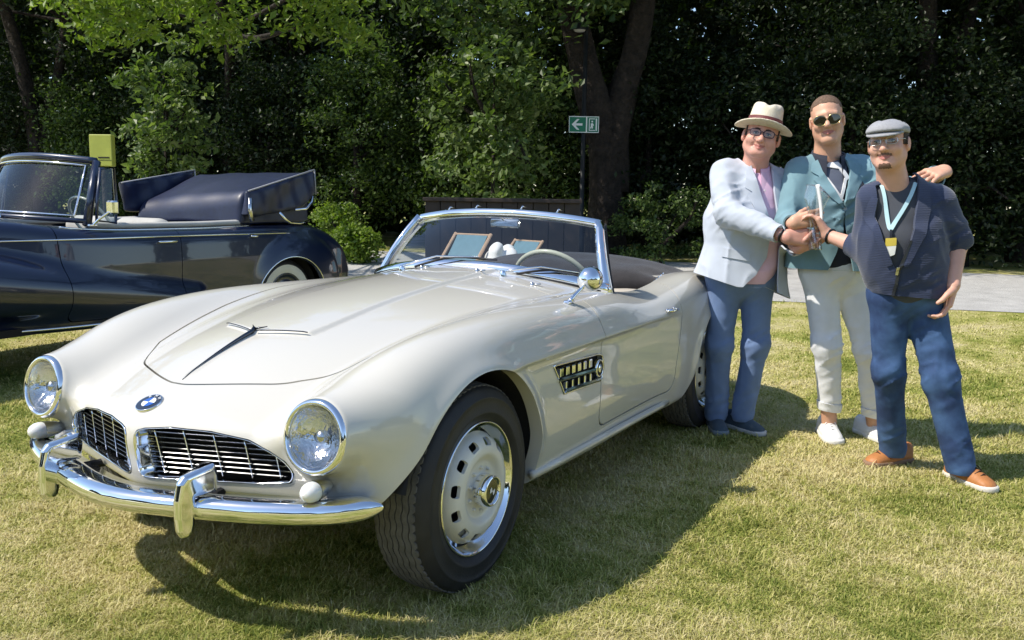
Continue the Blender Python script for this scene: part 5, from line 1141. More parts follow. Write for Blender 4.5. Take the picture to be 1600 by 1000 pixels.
# ---------------------------------------------------------------- man in the straw hat
def man_hat():
    p = Person((-2.361, 1.032, 0), 'man in straw hat, glasses, pale blue blazer and pink shirt, reaching for the trophy')
    c = np.array([-.012, -.045, 1.606]); R = head_frame(c, -.25, -.04, .20); sm = .010
    hf = head_kit(p, c, R, 1.14, .97, sm)
    neck = lambda P: rcone(P, c+R@np.array([0, -.02, -.06]), (-.028, .03, 1.40), .062, .072)
    p.skin(lambda P: smin(smin(hf(P), neck(P), .035), ell(P, (-.03, .045, 1.36), (.08, .05, .05)), .03), (-.19, -.2, 1.30), (.17, .16, 1.78), .005)
    # arms and hands
    A = [(np.array([-.188, .02, 1.425]), np.array([-.190, -.13, 1.215]), .050, .042), (np.array([-.190, -.13, 1.215]), np.array([.040, -.375, 1.108]), .044, .029)]
    pa, fi = hand_prims((.043, -.380, 1.107), (.96, -.10, .0), (0.10, 1, -.05), 1, (.30, .75, .6), 1.05, .3)
    p.skin(lambda P: hand_f(P, pa, fi, [(A[1][0]*.3+A[1][1]*.7, A[1][1], .034, .028)]), *bounds(pa+fi+[(A[1][0]*.3+A[1][1]*.7, A[1][1], .034, .028)], .02), .004)
    B = [(np.array([.125, .03, 1.375]), np.array([.150, -.06, 1.095]), .050, .042), (np.array([.150, -.06, 1.095]), np.array([.115, -.335, 1.050]), .042, .028)]
    pb, fb = hand_prims((.117, -.338, 1.050), (.75, -.40, .25), (-.2, .35, .9), 1, (.5, .6, .4), 1.0, .2)
    p.skin(lambda P: hand_f(P, pb, fb, [(B[1][0]*.3+B[1][1]*.7, B[1][1], .032, .027)]), *bounds(pb+fb+[(B[1][0]*.3+B[1][1]*.7, B[1][1], .034, .028)], .02), .005)
    legs = [((-.150, .06, .86), (-.150, .10, .49), .075, .052), ((-.150, .10, .49), (-.132, .17, .08), .052, .038), ((.035, .06, .86), (.050, .09, .49), .075, .052), ((.050, .09, .49), (.012, .14, .08), .052, .038)]
    tors = [((-.03, .05, 1.33), (-.05, .06, 1.00), .09, .09), ((-.05, .06, 1.0), (-.055, .07, .88), .09, .085)]
    p.skin(lambda P: union(legs+tors+[A[0], B[0]], P, .05), (-.36, -.22, .03), (.26, .3, 1.52), .02)
    p.body(SK1)
    add_eyes(p, c, R, (.08, .05, .03)); add_lips(p, hf, c, R, sm, LIP)
    # trousers
    tr = [((-.140, .06, .84), (-.150, .08, .50), .092, .067), ((-.150, .08, .50), (-.130, .160, .085), .067, .060), ((.030, .06, .84), (.048, .075, .50), .092, .067), ((.048, .075, .50), (.012, .135, .095), .067, .060)]
    crease = lambda P: .0
    def ft(P):
        f = smin(union(tr[:2], P, .05), union(tr[2:], P, .05), .022); f = smin(f, ell(P, (-.055, .06, .90), (.185, .145, .14)), .06)
        return f+folds(P, .0042, 31, 52, ((-.15, .0, .50, .12), (.05, .0, .50, .12), (-.13, .1, .17, .11), (.01, .08, .19, .11), (-.05, -.05, .80, .10)), .3)
    p.garment('trousers', ft, (-.30, -.16, .03), (.20, .29, 1.06), .010, cloth('blue_trousers', (.155, .235, .43), .85, .08), [lambda P: P[:, 2]-.058-.03*(P[:, 0]+.1)], .004)
    def fj0(P):
        f = ell(P, (-.035, .04, 1.22), (.205, .160, .27)); f = smin(f, rcone(P, (-.150, .045, 1.405), (.085, .05, 1.365), .062, .060), .07); f = smin(f, smin(rcone(P, (-.045, .055, 1.455), (-.150, .045, 1.400), .058, .06), rcone(P, (-.005, .055, 1.445), (.085, .05, 1.36), .058, .06), .03), .04)
        z = P[..., 2]; sk = np.hypot((P[..., 0]+.055-.20*(1.0-z)*-.35)/(.208+.22*np.maximum(1.05-z, 0)), (P[..., 1]-.05)/(.165+.12*np.maximum(1.05-z, 0)))-1
        sk = smax(sk*.16, np.abs(z-.96)-.25, .05); return smin(f, sk, .08)
    # shirt
    fsh = lambda P: smin(smin(ell(P, (-.03, .02, 1.20), (.175, .135, .26)), ell(P, (-.045, .02, 1.00), (.178, .150, .22)), .06), rcone(P, (-.15, .03, 1.39), (.08, .03, 1.355), .05, .05), .06); fshx = None; fsh_ = fsh; fsh = lambda P: smin(fsh_(P), ell(P, (-.026, .03, 1.425), (.088, .085, .06)), .05)+folds(P, .004, 7, 50)
    fsh0 = fsh; fsh = lambda P: np.maximum(fsh0(P), fj0(P)+.012)
    PINK = cloth('pink_shirt', (.82, .54, .71), .8, .05, 700)
    p.garment('shirt', fsh, (-.27, -.19, .80), (.21, .2, 1.50), .011, PINK, [lambda P: P[:, 2]-.845, lambda P: -np.maximum(np.hypot(P[:, 0]+.03, (P[:, 1]+.0))*1.0-.075, 1.35-P[:, 2]) if False else np.hypot(P[:, 0]+.026, P[:, 1]-.012)-.066+8*np.maximum(1.42-P[:, 2], 0)], .004)
    collar(p, (-.026, .02), .074, .080, 1.425, .16, PINK, .036, .062, .30, .05, .024)
    mb = MB()
    for z in (1.33, 1.25, 1.16): mb.add(*lathe_geo([(.0055, 0), (.005, .003), (.0001, .0035)], (.0, -.118-.004*(1.33-z), z), (0, -1, 0), 10))
    fine(mb.build('shirt_button_row', mat('shirt_button', (.8, .7, .72), .3), p.root))
    # jacket
    JK = cloth('pale_blue_blazer', (.48, .52, .59), .85, .05, 420, .3)
    sl = [(A[0][0]+np.array([.006, 0, -.008]), A[0][1], .074, .062), (A[0][1], A[1][1]-(A[1][1]-A[0][1])*.10, .064, .046)]
    sl2 = [(B[0][0]+np.array([-.006, 0, -.006]), B[0][1], .072, .060), (B[0][1], B[1][1]-(B[1][1]-B[0][1])*.12, .060, .045)]
    def fj(P):
        f = fj0(P); f = smin(f, smin(rcone(P, *sl[0]), rcone(P, *sl[1]), .02), .035); f = smin(f, smin(rcone(P, *sl2[0]), rcone(P, *sl2[1]), .02), .03)
        return f+folds(P, .0085, 12, 48, ((-.18, -.10, 1.22, .10), (-.02, -.22, 1.16, .10), (-.16, .0, 1.33, .10), (.14, -.02, 1.12, .10)))
    opening = [(-.060, 1.52), (.055, 1.50), (.056, 1.33), (.072, 1.20), (.085, 1.10), (.105, .99), (.102, .85), (.112, .70), (-.25, .70), (-.125, .80), (-.080, .85), (-.025, .90), (.032, .99), (.042, 1.10), (.020, 1.20), (-.025, 1.33)]
    # hem lower at the front, rising to the left of the picture; sleeves end at the cuffs
    d1 = nrmz(sl[1][1]-sl[1][0]); d2 = nrmz(sl2[1][1]-sl2[1][0])
    hem = lambda P: np.maximum(P[:, 2]-(.835+.30*np.maximum(-.12-P[:, 0], 0)-.42*np.maximum(P[:, 0]-.03, 0)), P[:, 2]-1.0)
    cf = lambda P, e, d: np.maximum(.0-((P-e) @ d), np.linalg.norm(P-e, axis=-1)-.12)
    p.garment('jacket', fj, (-.42, -.46, .68), (.30, .28, 1.52), .010, JK,
              [hem, lambda P: np.maximum(sd_poly(P[:, 0], P[:, 2], opening), P[:, 1]-.02), lambda P: cf(P, sl[1][1], d1), lambda P: cf(P, sl2[1][1], d2),
               lambda P: np.hypot(P[:, 0]+.024, P[:, 1]-.04)-.086+6*np.maximum(1.425-P[:, 2], 0)], .008)
    for nm, po in (('lapel', [(-.060, 1.46), (-.025, 1.33), (.020, 1.20), (.042, 1.11), (-.03, 1.20), (-.085, 1.30), (-.060, 1.322), (-.100, 1.345), (-.088, 1.43)]), ('lapel', [(.055, 1.44), (.056, 1.33), (.072, 1.20), (.082, 1.12), (.112, 1.20), (.132, 1.275), (.108, 1.29), (.128, 1.315), (.090, 1.40)])):
        p.patch(nm, lambda P: fj0(P)+folds(P, .0085, 12, 48), .009, po, JK, .007)
    p.patch('pocket_flap', lambda P: fj0(P)+folds(P, .0085, 12, 48), .006, [(-.195, 1.035), (-.060, 1.012), (-.062, .968), (-.20, .988)], JK)
    p.patch('breast_pocket', lambda P: fj0(P)+folds(P, .0085, 12, 48), .005, [(.120, 1.235), (.185, 1.215), (.185, 1.195), (.120, 1.215)], JK)
    p.patch('pocket_square', lambda P: fj0(P)+folds(P, .0085, 12, 48), .008, [(.125, 1.235), (.145, 1.262), (.155, 1.240), (.172, 1.250), (.180, 1.217)], cloth('wine_pocket_square', (.22, .05, .10), .7, .3))
    mb = MB(); mb.tube([A[1][1]+np.array([.0, 0, 0])-d1*.012+q for q in [basis(d1)@np.array([0, .033*math.cos(t), .033*math.sin(t)]) for t in np.arange(20)/20*2*math.pi]], .0065, 6, closed=True); mb.build('wrist_band', DARK, p.root, True)
    # hat
    STRAW = mat('straw', (.72, .64, .50), .75, var=.08, var_scale=60, bump=.2, bump_scale=330); hat = bpy.data.objects.new('straw_hat', None); COL.objects.link(hat); hat.parent = p.root
    Rh = R; hc = on_head(c, Rh, (0, -.008, .052))
    def brim(Q):
        q = (Q-hc) @ Rh; x, y, z = q[..., 0], q[..., 1], q[..., 2]; r = np.hypot(x/.148, y/.168); zz = .014*np.cos(np.arctan2(y, x)*2)*-1*np.clip(r, 0, 1)**2+.006
        return smax(np.abs(z-zz*r+.010)-.004, (r-1)*.148, .004)
    def crown(Q):
        q = (Q-hc) @ Rh; x, y, z = q[..., 0], q[..., 1], q[..., 2]; tp = 1-.16*np.clip(z/.12, 0, 1.1)
        f = np.hypot(x/(.088*tp), y/(.103*tp))-1; top = .118-.016*np.exp(-(x/.022)**2)*sstep(-.09, .02, y)-.9*np.maximum(np.hypot(x, y)-.03, 0)**2*3-.012*np.exp(-((np.abs(x)-.048)/.018)**2)*sstep(.02, .08, y)
        return smax(smax(f*.088, z-top, .022), -.012-z, .003)
    lo, hi = hc-.20, hc+.20
    p.garment('brim', brim, lo, hi, .006, STRAW, parent=hat); p.garment('crown', crown, lo, hi, .006, STRAW, parent=hat)
    p.garment('band', lambda P: crown(P)-.003, lo, hi, .006, cloth('maroon_hat_band', (.15, .032, .032), .6, .08), [lambda P: -(np.abs(((P-hc) @ Rh)[:, 2]-.022)-.017)], .003, parent=hat)
    hair_piece(p, 'hair', hf, c, R, .003, lambda q: np.maximum(np.maximum(np.maximum(q[:, 1]-.028, q[:, 2]-.06), -.012-q[:, 2]-.6*np.minimum(q[:, 1]+.02, 0)*-1), np.abs(q[:, 0])-.085), HAIRD)
    glasses(p, c, R, 3.2, mat('dark_plum_frame', (.03, .012, .03), .3), M['glass'], .052, .034, .0024, .0, .104)
    # shoes
    NV = cloth('navy_canvas_shoe', (.055, .085, .115), .9, .1, 300); SOL = mat('pale_sole', (.55, .54, .52), .8, var=.1)
    shoe(p, (-.128, .0), (-.128, .27), NV, mat('slate_sole', (.20, .24, .27), .8)); shoe(p, (.105, .01), (-.04, .23), NV, SOL)
# ---------------------------------------------------------------- man in sunglasses
def man_teal():
    p = Person((-2.567, 1.595, 0), 'tall man in aviator sunglasses, teal blazer and white trousers, in the middle of the three')
    c = np.array([-.296, -.02, 1.690]); R = head_frame(c, -.33, -.04, -.15); sm = .004
    hf = head_kit(p, c, R, 1.0, 1.07, sm)
    p.skin(lambda P: smin(smin(hf(P), rcone(P, c+R@np.array([0, -.02, -.06]), (-.262, .04, 1.44), .060, .074), .035), ell(P, (-.25, .05, 1.40), (.08, .05, .05)), .03), (-.46, -.19, 1.34), (-.11, .16, 1.86), .005)
    A = [(np.array([-.415, .03, 1.435]), np.array([-.478, -.05, 1.165]), .050, .042), (np.array([-.478, -.05, 1.165]), np.array([-.520, -.285, 1.172]), .042, .029)]
    pa, fi = hand_prims((-.520, -.288, 1.176), (.86, -.22, .24), (.16, 1, .05), 1, (.40, .85, .7), 1.0, .9)
    p.skin(lambda P: hand_f(P, pa, fi, [(A[1][0]*.3+A[1][1]*.7, A[1][1], .033, .028)]), *bounds(pa+fi+[(A[1][0]*.3+A[1][1]*.7, A[1][1], .033, .028)], .02), .0045)
    B = [(np.array([-.085, .03, 1.445]), np.array([.090, -.14, 1.335]), .050, .042), (np.array([.090, -.14, 1.335]), np.array([.140, -.405, 1.430]), .042, .030)]
    pb, fb = hand_prims((.138, -.412, 1.430), (-.80, -.52, -.16), (-.25, .30, -.92), -1, (.22, .45, .30), 1.08, .1, .12)
    p.skin(lambda P: hand_f(P, pb, fb, [(B[1][0]*.3+B[1][1]*.7, B[1][1], .034, .029)]), *bounds(pb+fb+[(B[1][0]*.3+B[1][1]*.7, B[1][1], .033, .028)], .02), .0045)
    legs = [((-.265, .05, .93), (-.205, .05, .53), .078, .054), ((-.205, .05, .53), (-.130, .13, .08), .054, .040), ((-.105, .05, .93), (.020, .05, .50), .078, .054), ((.020, .05, .50), (.112, .12, .08), .054, .040)]
    tors = [((-.245, .05, 1.36), (-.215, .06, 1.05), .09, .09), ((-.215, .06, 1.05), (-.185, .06, .95), .09, .085)]
    p.skin(lambda P: union(legs+tors+[A[0], B[0], B[1]], P, .05), (-.60, -.54, .03), (.26, .26, 1.56), .02)
    p.body(SK2)
    add_lips(p, hf, c, R, sm, LIP)
    hair_piece(p, 'hair', hf, c, R, .0020, lambda q: .010*(vnoise(q*300)-.5)+np.maximum(-(q[:, 2]-.052+.55*np.minimum(q[:, 1]+.01, 0)*1.2-1.05*np.maximum(q[:, 1]-.045, 0)-.018*np.clip(np.abs(q[:, 0])/.06, 0, 1)*(q[:, 1] > .03)), -q[:, 2]-.03), HAIRS, .005, .001)
    # trousers: white chinos, turned up
    WH = cloth('white_trousers', (.86, .87, .90), .8, .04, 500)
    tr = [((-.255, .05, .90), (-.205, .03, .53), .094, .069), ((-.205, .03, .53), (-.135, .125, .17), .068, .059), ((-.115, .05, .90), (.018, .03, .51), .094, .069), ((.018, .03, .51), (.105, .115, .14), .068, .059)]
    def ft(P):
        f = smin(union(tr[:2], P, .05), union(tr[2:], P, .05), .020); f = smin(f, ell(P, (-.188, .05, .95), (.178, .135, .14)), .06)
        return f+folds(P, .0046, 41, 52, ((-.205, -.03, .53, .15), (.02, -.03, .50, .16), (-.13, .06, .22, .10), (.1, .05, .2, .10), (-.18, -.06, .86, .10)), .3)
    cutb = lambda P: P[:, 2]-.155+.13*(P[:, 0]+.13)
    p.garment('trousers', ft, (-.40, -.14, .08), (.21, .25, 1.12), .010, WH, [cutb], .004)
    for sg in (1, -1): q_ = p.garment('turn_up', lambda P: ft(P)-.006, (-.24, -.02, .08), (.21, .25, .24), .008, WH, [lambda P: cutb(P)+.004, lambda P: -(cutb(P)-.042), lambda P: sg*(P[:, 0]+.015)], .006); fine(q_)
    def fj0(P):
        f = ell(P, (-.240, .035, 1.24), (.195, .150, .29)); f = smin(f, rcone(P, (-.380, .04, 1.415), (-.120, .04, 1.428), .060, .060), .07); f = smin(f, smin(rcone(P, (-.275, .05, 1.490), (-.380, .04, 1.412), .058, .058), rcone(P, (-.240, .05, 1.490), (-.120, .04, 1.425), .058, .058), .03), .04)
        z = P[..., 2]; sk = np.hypot((P[..., 0]+.232-.10*(1.1-z))/(.192+.16*np.maximum(1.15-z, 0)), (P[..., 1]-.045)/(.150+.10*np.maximum(1.15-z, 0)))-1
        return smin(f, smax(sk*.16, np.abs(z-1.06)-.24, .05), .08)
    fsh = lambda P: smin(smin(ell(P, (-.235, .02, 1.25), (.165, .125, .25)), ell(P, (-.205, .03, 1.05), (.165, .130, .22)), .06), rcone(P, (-.37, .03, 1.43), (-.13, .03, 1.44), .05, .05), .06); fsh_ = fsh; fsh = lambda P: smin(fsh_(P), ell(P, (-.258, .03, 1.475), (.090, .086, .06)), .05)
    fsh1 = fsh; fsh = lambda P: np.maximum(fsh1(P), fj0(P)+.012)
    NAV = cloth('navy_shirt', (.014, .018, .035), .8, .1, 600)
    p.garment('shirt', fsh, (-.46, -.17, .9), (-.03, .2, 1.53), .012, NAV, [lambda P: np.hypot(P[:, 0]+.262, P[:, 1]-.014)-.066+8*np.maximum(1.475-P[:, 2], 0)], .004)
    collar(p, (-.262, .025), .078, .086, 1.475, .42, NAV, .050, .085, .25, .06, .030)
    WT = cloth('white_scarf', (.78, .77, .76), .8, .05); GT = cloth('slate_tee', (.10, .115, .16), .85, .1)
    p.patch('tee', fsh, .004, [(-.335, 1.49), (-.19, 1.49), (-.205, 1.36), (-.245, 1.27), (-.275, 1.35)], GT)
    p.patch('scarf', fsh, .010, [(-.285, 1.475), (-.235, 1.480), (-.185, 1.405), (-.195, 1.385), (-.238, 1.445), (-.30, 1.455)], WT)
    for a, b, w in (((-.325, 1.44), (-.235, 1.27), .007), ((-.30, 1.40), (-.222, 1.285), .005), ((-.205, 1.40), (-.238, 1.27), .007)):
        d = nrmz(np.array(b)-a); n_ = np.array([-d[1], d[0]])*w; p.patch('lanyard', fsh, .012, [np.array(a)+n_, np.array(b)+n_, np.array(b)-n_, np.array(a)-n_], WT, .005)
    TE = cloth('teal_blazer', (.17, .295, .34), .8, .06, 420, .3)
    sl = [(A[0][0]+np.array([.008, 0, -.008]), A[0][1], .072, .060), (A[0][1], A[1][1]-(A[1][1]-A[0][1])*.10, .060, .046)]
    sl2 = [(B[0][0], B[0][1], .072, .060), (B[0][1], B[1][1]-(B[1][1]-B[0][1])*.22, .062, .048)]
    def fj(P):
        f = fj0(P); f = smin(f, smin(rcone(P, *sl[0]), rcone(P, *sl[1]), .02), .035); f = smin(f, smin(rcone(P, *sl2[0]), rcone(P, *sl2[1]), .02), .035)
        return f+folds(P, .008, 22, 48, ((-.21, -.1, 1.22, .10), (-.47, -.05, 1.17, .08), (-.1, -.05, 1.40, .10)))
    opening = [(-.335, 1.50), (-.200, 1.50), (-.180, 1.43), (-.220, 1.275), (-.214, 1.24), (-.205, 1.15), (-.165, 1.02), (-.135, .90), (-.110, .80), (-.32, .80), (-.285, .92), (-.240, 1.02), (-.216, 1.12), (-.218, 1.24), (-.232, 1.275), (-.32, 1.43)]
    d1 = nrmz(sl[1][1]-sl[1][0]); d2 = nrmz(sl2[1][1]-sl2[1][0])
    cf = lambda P, e, d: np.maximum(.0-((P-e) @ d), np.linalg.norm(P-e, axis=-1)-.12)
    p.garment('jacket', fj, (-.66, -.50, .84), (.24, .26, 1.56), .010, TE,
              [lambda P: P[:, 2]-(.935-.05*np.maximum(P[:, 0]+.2, 0)), lambda P: np.maximum(sd_poly(P[:, 0], P[:, 2], opening), P[:, 1]-.02), lambda P: cf(P, sl[1][1], d1), lambda P: cf(P, sl2[1][1], d2),
               lambda P: np.hypot(P[:, 0]+.258, P[:, 1]-.045)-.092+6*np.maximum(1.475-P[:, 2], 0)], .008)
    fl = lambda P: fj0(P)+folds(P, .008, 22, 48, ((-.21, -.1, 1.22, .10),))
    p.patch('lapel', fl, .009, [(-.335, 1.49), (-.32, 1.43), (-.232, 1.275), (-.222, 1.245), (-.30, 1.31), (-.365, 1.39), (-.335, 1.405), (-.375, 1.43), (-.365, 1.47)], TE, .007)
    p.patch('lapel', fl, .009, [(-.195, 1.49), (-.18, 1.43), (-.220, 1.275), (-.214, 1.245), (-.160, 1.32), (-.112, 1.40), (-.145, 1.41), (-.108, 1.435), (-.125, 1.48)], TE, .007)
    p.patch('breast_pocket', fl, .005, [(-.150, 1.335), (-.070, 1.345), (-.070, 1.325), (-.150, 1.315)], TE)
    p.patch('pocket_square', fl, .009, [(-.145, 1.335), (-.115, 1.385), (-.085, 1.345)], cloth('navy_pocket_square', (.008, .012, .03), .8))
    mb = MB(); mb.add(*lathe_geo([(.010, 0), (.010, .004), (.007, .006), (.0001, .005)], (-.213, -.125, 1.243), (0, -1, 0), 16)); mb.build('jacket_button', mat('pale_button', (.45, .5, .5), .3), p.root, True)
    # aviators
    GOLD = mat('gold_wire', (.75, .55, .25), .2, 1.0); LENS = mat('sunglass_lens', (.025, .022, .012), .06, coat=1.0)
    glasses(p, c, R, 2.2, GOLD, LENS, .062, .050, .0016, -.009, .105, 0, .006)
    SN = mat('white_sneaker', (.78, .77, .75), .6, var=.04, bump=.15); shoe(p, (-.150, -.045), (-.125, .22), SN, mat('white_sole', (.74, .73, .70), .7), SN, 0, .31, 'shoe', 1.14); shoe(p, (.158, -.03), (.085, .22), SN, mat('white_rubber_sole', (.74, .73, .70), .7), SN, 0, .31, 'shoe', 1.14)
# ---------------------------------------------------------------- man in the flat cap
def man_cap():
    p = Person((-2.09, 2.003, 0), 'man in grey flat cap, navy zip cardigan and jeans with a badge on a lanyard')
    c = np.array([-.352, -.02, 1.540]); R = head_frame(c, -.58, -.10, -.10); sm = .007
    hf = head_kit(p, c, R, 1.03, 1.0, sm)
    p.skin(lambda P: smin(smin(smax(hf(P), ((P-c) @ R)[..., 2]-.078, .03), rcone(P, c+R@np.array([0, -.02, -.06]), (-.285, .045, 1.33), .058, .072), .035), ell(P, (-.275, .05, 1.30), (.08, .05, .05)), .03), (-.53, -.19, 1.20), (-.12, .16, 1.70), .005)
    A = [(np.array([-.385, .05, 1.295]), np.array([-.372, .11, 1.065]), .046, .042), (np.array([-.372, .11, 1.065]), np.array([-.488, .27, 1.118]), .043, .030)]
    pa, fi = hand_prims((-.490, .275, 1.122), (-.50, .10, .80), (-.80, .35, -.40), -1, (.50, .8, .6), .98, .5)
    far = [(A[1][0], A[1][1], .043, .029)]
    p.skin(lambda P: hand_f(P, pa, fi, far), *bounds(pa+fi+far, .02), .0045)
    B = [(np.array([-.075, .03, 1.295]), np.array([.020, .05, 1.10]), .052, .046), (np.array([.020, .05, 1.10]), np.array([-.030, -.05, .925]), .047, .030)]
    pb, fb = hand_prims((-.031, -.052, .922), (-.20, -.10, -1), (-.95, .25, .1), -1, (.35, .7, .6), 1.04, .3)
    far2 = [(B[1][0], B[1][1], .047, .030), (B[0][0]*.3+B[0][1]*.7, B[0][1], .050, .047)]
    p.skin(lambda P: hand_f(P, pb, fb, far2), *bounds(pb+fb+far2, .02), .0045)
    legs = [((-.265, .06, .86), (-.230, .10, .50), .078, .054), ((-.230, .10, .50), (-.115, .24, .08), .054, .040), ((-.105, .05, .86), (-.030, .0, .49), .078, .054), ((-.030, .0, .49), (.090, -.03, .08), .054, .040)]
    tors = [((-.26, .05, 1.24), (-.21, .06, .95), .09, .09), ((-.21, .06, .95), (-.185, .07, .88), .09, .085)]
    p.skin(lambda P: union(legs+tors+[A[0], B[0]], P, .05), (-.55, -.14, .03), (.20, .34, 1.42), .02)
    p.body(SK3)
    add_eyes(p, c, R, (.06, .045, .03)); add_lips(p, hf, c, R, sm, LIP)
    def gr(q):
        n = .006*(vnoise(q*260)-.5); x = np.abs(q[:, 0]); mo = np.maximum(x-.029, np.abs(q[:, 2]+.0535+.16*x)-.0048); si = np.maximum(np.abs(x-.0285+.10*(q[:, 2]+.08))-.0035, np.abs(q[:, 2]+.082)-.026); ch = np.maximum(x-.026+.25*(q[:, 2]+.11), np.abs(q[:, 2]+.106)-.011)
        return np.maximum(np.minimum(mo, ch)+n, .03-q[:, 1])
    fine_ = hair_piece(p, 'goatee', hf, c, R, .0012, gr, mat('cropped_beard', (.17, .095, .065), .75, var=.35, var_scale=250), .0035, .0004); fine(fine_)
    hair_piece(p, 'hair', hf, c, R, .003, lambda q: np.maximum(np.maximum(np.maximum(q[:, 1]-.030, q[:, 2]-.06), -.012-q[:, 2]-.6*np.minimum(q[:, 1]+.02, 0)*-1), np.abs(q[:, 0])-.082), HAIRD)
    # cap
    CAPM = cloth('grey_tweed_cap', (.31, .31, .325), .9, .10, 240, .5, .2, 120); cap = bpy.data.objects.new('flat_cap', None); COL.objects.link(cap); cap.parent = p.root
    def fcap(P):
        q = (P-c) @ R; x, y, z = q[..., 0], q[..., 1], q[..., 2]
        f = ell(q, (0, .002, .052), (.089, .118, .050)); f = smin(f, ell(q, (0, .085, .042), (.072, .048, .020)), .03)
        return smax(smax(f, .038+.10*np.maximum(-y, 0)*.2-z+.0*y, .006), -(hf(P)-.001), .002)+.0018*np.sin(x*90+y*40)*sstep(.05, .09, z)
    p.garment('crown', fcap, c-.17, c+.17, .006, CAPM, parent=cap)
    def fpeak(P):
        q = (P-c) @ R; x, y, z = q[..., 0], q[..., 1], q[..., 2]; zz = .047-.50*np.maximum(y-.08, 0)-2.4*x*x
        return smax(np.abs(z-zz)-.005, smax((np.hypot(x/.078, (y-.06)/.082)-1)*.078, .06-y, .01), .004)
    p.garment('peak', fpeak, c-.17, c+.17, .0055, CAPM, parent=cap)
    glasses(p, c, R, 3.0, M['chrome_dull'], M['glass'], .048, .030, .0014, -.001, .103)
    # jeans
    m, nt, b = new_mat('washed_denim'); tc = nt.nodes.new('ShaderNodeTexCoord'); ns = nt.nodes.new('ShaderNodeTexNoise'); ns.inputs['Scale'].default_value = 7; ns.inputs['Detail'].default_value = 6; nt.links.new(tc.outputs['Object'], ns.inputs[0])
    rp = nt.nodes.new('ShaderNodeValToRGB'); rp.color_ramp.elements[0].position = .38; rp.color_ramp.elements[0].color = (.022, .050, .135, 1); rp.color_ramp.elements[1].position = .68; rp.color_ramp.elements[1].color = (.075, .16, .34, 1); nt.links.new(ns.outputs[0], rp.inputs[0]); nt.links.new(rp.outputs[0], b.inputs['Base Color']); b.inputs['Roughness'].default_value = .85
    wv = nt.nodes.new('ShaderNodeTexNoise'); wv.inputs['Scale'].default_value = 600; nt.links.new(tc.outputs['Object'], wv.inputs[0]); bp = nt.nodes.new('ShaderNodeBump'); bp.inputs['Strength'].default_value = .3; bp.inputs['Distance'].default_value = .004; nt.links.new(wv.outputs[0], bp.inputs['Height']); nt.links.new(bp.outputs[0], b.inputs['Normal']); DEN = m
    tr = [((-.262, .06, .84), (-.232, .085, .50), .090, .066), ((-.232, .085, .50), (-.118, .235, .08), .066, .062), ((-.112, .05, .84), (-.030, -.01, .49), .094, .073), ((-.030, -.01, .49), (.085, -.03, .075), .072, .065)]
    def ft(P):
        f = smin(union(tr[:2], P, .05), union(tr[2:], P, .05), .02); f = smin(f, ell(P, (-.188, .060, .90), (.172, .118, .13)), .06)
        return f+folds(P, .0038, 51, 54, ((-.23, .02, .50, .14), (-.03, -.08, .50, .15), (-.12, .16, .16, .10), (.08, -.09, .16, .10), (-.19, -.06, .80, .12)), .3)
    p.garment('jeans', ft, (-.40, -.15, .02), (.19, .34, 1.05), .010, DEN, [lambda P: P[:, 2]-.050, lambda P: .945-P[:, 2]], .004)
    # T-shirt
    TEE = cloth('charcoal_tee', (.055, .06, .075), .85, .08, 500)
    def fj0(P):
        f = ell(P, (-.240, .045, 1.13), (.180, .145, .26)); f = smin(f, rcone(P, (-.355, .045, 1.290), (-.105, .045, 1.285), .060, .062), .07); f = smin(f, smin(rcone(P, (-.300, .05, 1.365), (-.355, .045, 1.285), .060, .06), rcone(P, (-.265, .05, 1.365), (-.110, .045, 1.272), .060, .06), .03), .04)
        z = P[..., 2]; sk = np.hypot((P[..., 0]+.225-.22*(1.1-z))/.180, (P[..., 1]-.05)/.148)-1; return smin(f, smax(sk*.15, np.abs(z-.98)-.16, .05), .08)
    fsh = lambda P: smin(smin(ell(P, (-.255, .02, 1.13), (.170, .135, .24)), ell(P, (-.215, .03, .98), (.170, .145, .17)), .06), rcone(P, (-.36, .04, 1.30), (-.14, .04, 1.295), .05, .05), .07); fsh_ = fsh; fsh = lambda P: smin(fsh_(P), ell(P, (-.288, .035, 1.345), (.092, .088, .06)), .05)+folds(P, .004, 9, 46)
    fsh2 = fsh; fsh = lambda P: np.maximum(fsh2(P), fj0(P)+.012)
    p.garment('tee', fsh, (-.47, -.19, .82), (-.02, .2, 1.40), .011, TEE, [lambda P: np.hypot(P[:, 0]+.292, P[:, 1]-.03)-.066+7*np.maximum(1.365-P[:, 2], 0)], .004)
    # cardigan
    m, nt, b = new_mat('ribbed_navy_knit'); tc = nt.nodes.new('ShaderNodeTexCoord'); w = nt.nodes.new('ShaderNodeTexWave'); w.bands_direction = 'Z'; w.inputs['Scale'].default_value = 42; w.inputs['Distortion'].default_value = 3.5; w.inputs['Detail'].default_value = 3; nt.links.new(tc.outputs['Object'], w.inputs[0])
    bp = nt.nodes.new('ShaderNodeBump'); bp.inputs['Strength'].default_value = .25; bp.inputs['Distance'].default_value = .003; nt.links.new(w.outputs[0], bp.inputs['Height']); nt.links.new(bp.outputs[0], b.inputs['Normal']); b.inputs['Base Color'].default_value = (.024, .036, .082, 1); b.inputs['Roughness'].default_value = .9; b.inputs['Sheen Weight'].default_value = .3; KN = m
    sl = [(A[0][0], A[0][1], .064, .058), (A[0][1]-np.array([0, 0, .0]), A[0][1]*.6+A[1][1]*.4, .058, .052)]
    sl2 = [(B[0][0]+np.array([-.006, 0, -.010]), B[0][1]*.92+B[0][0]*.08, .074, .064)]
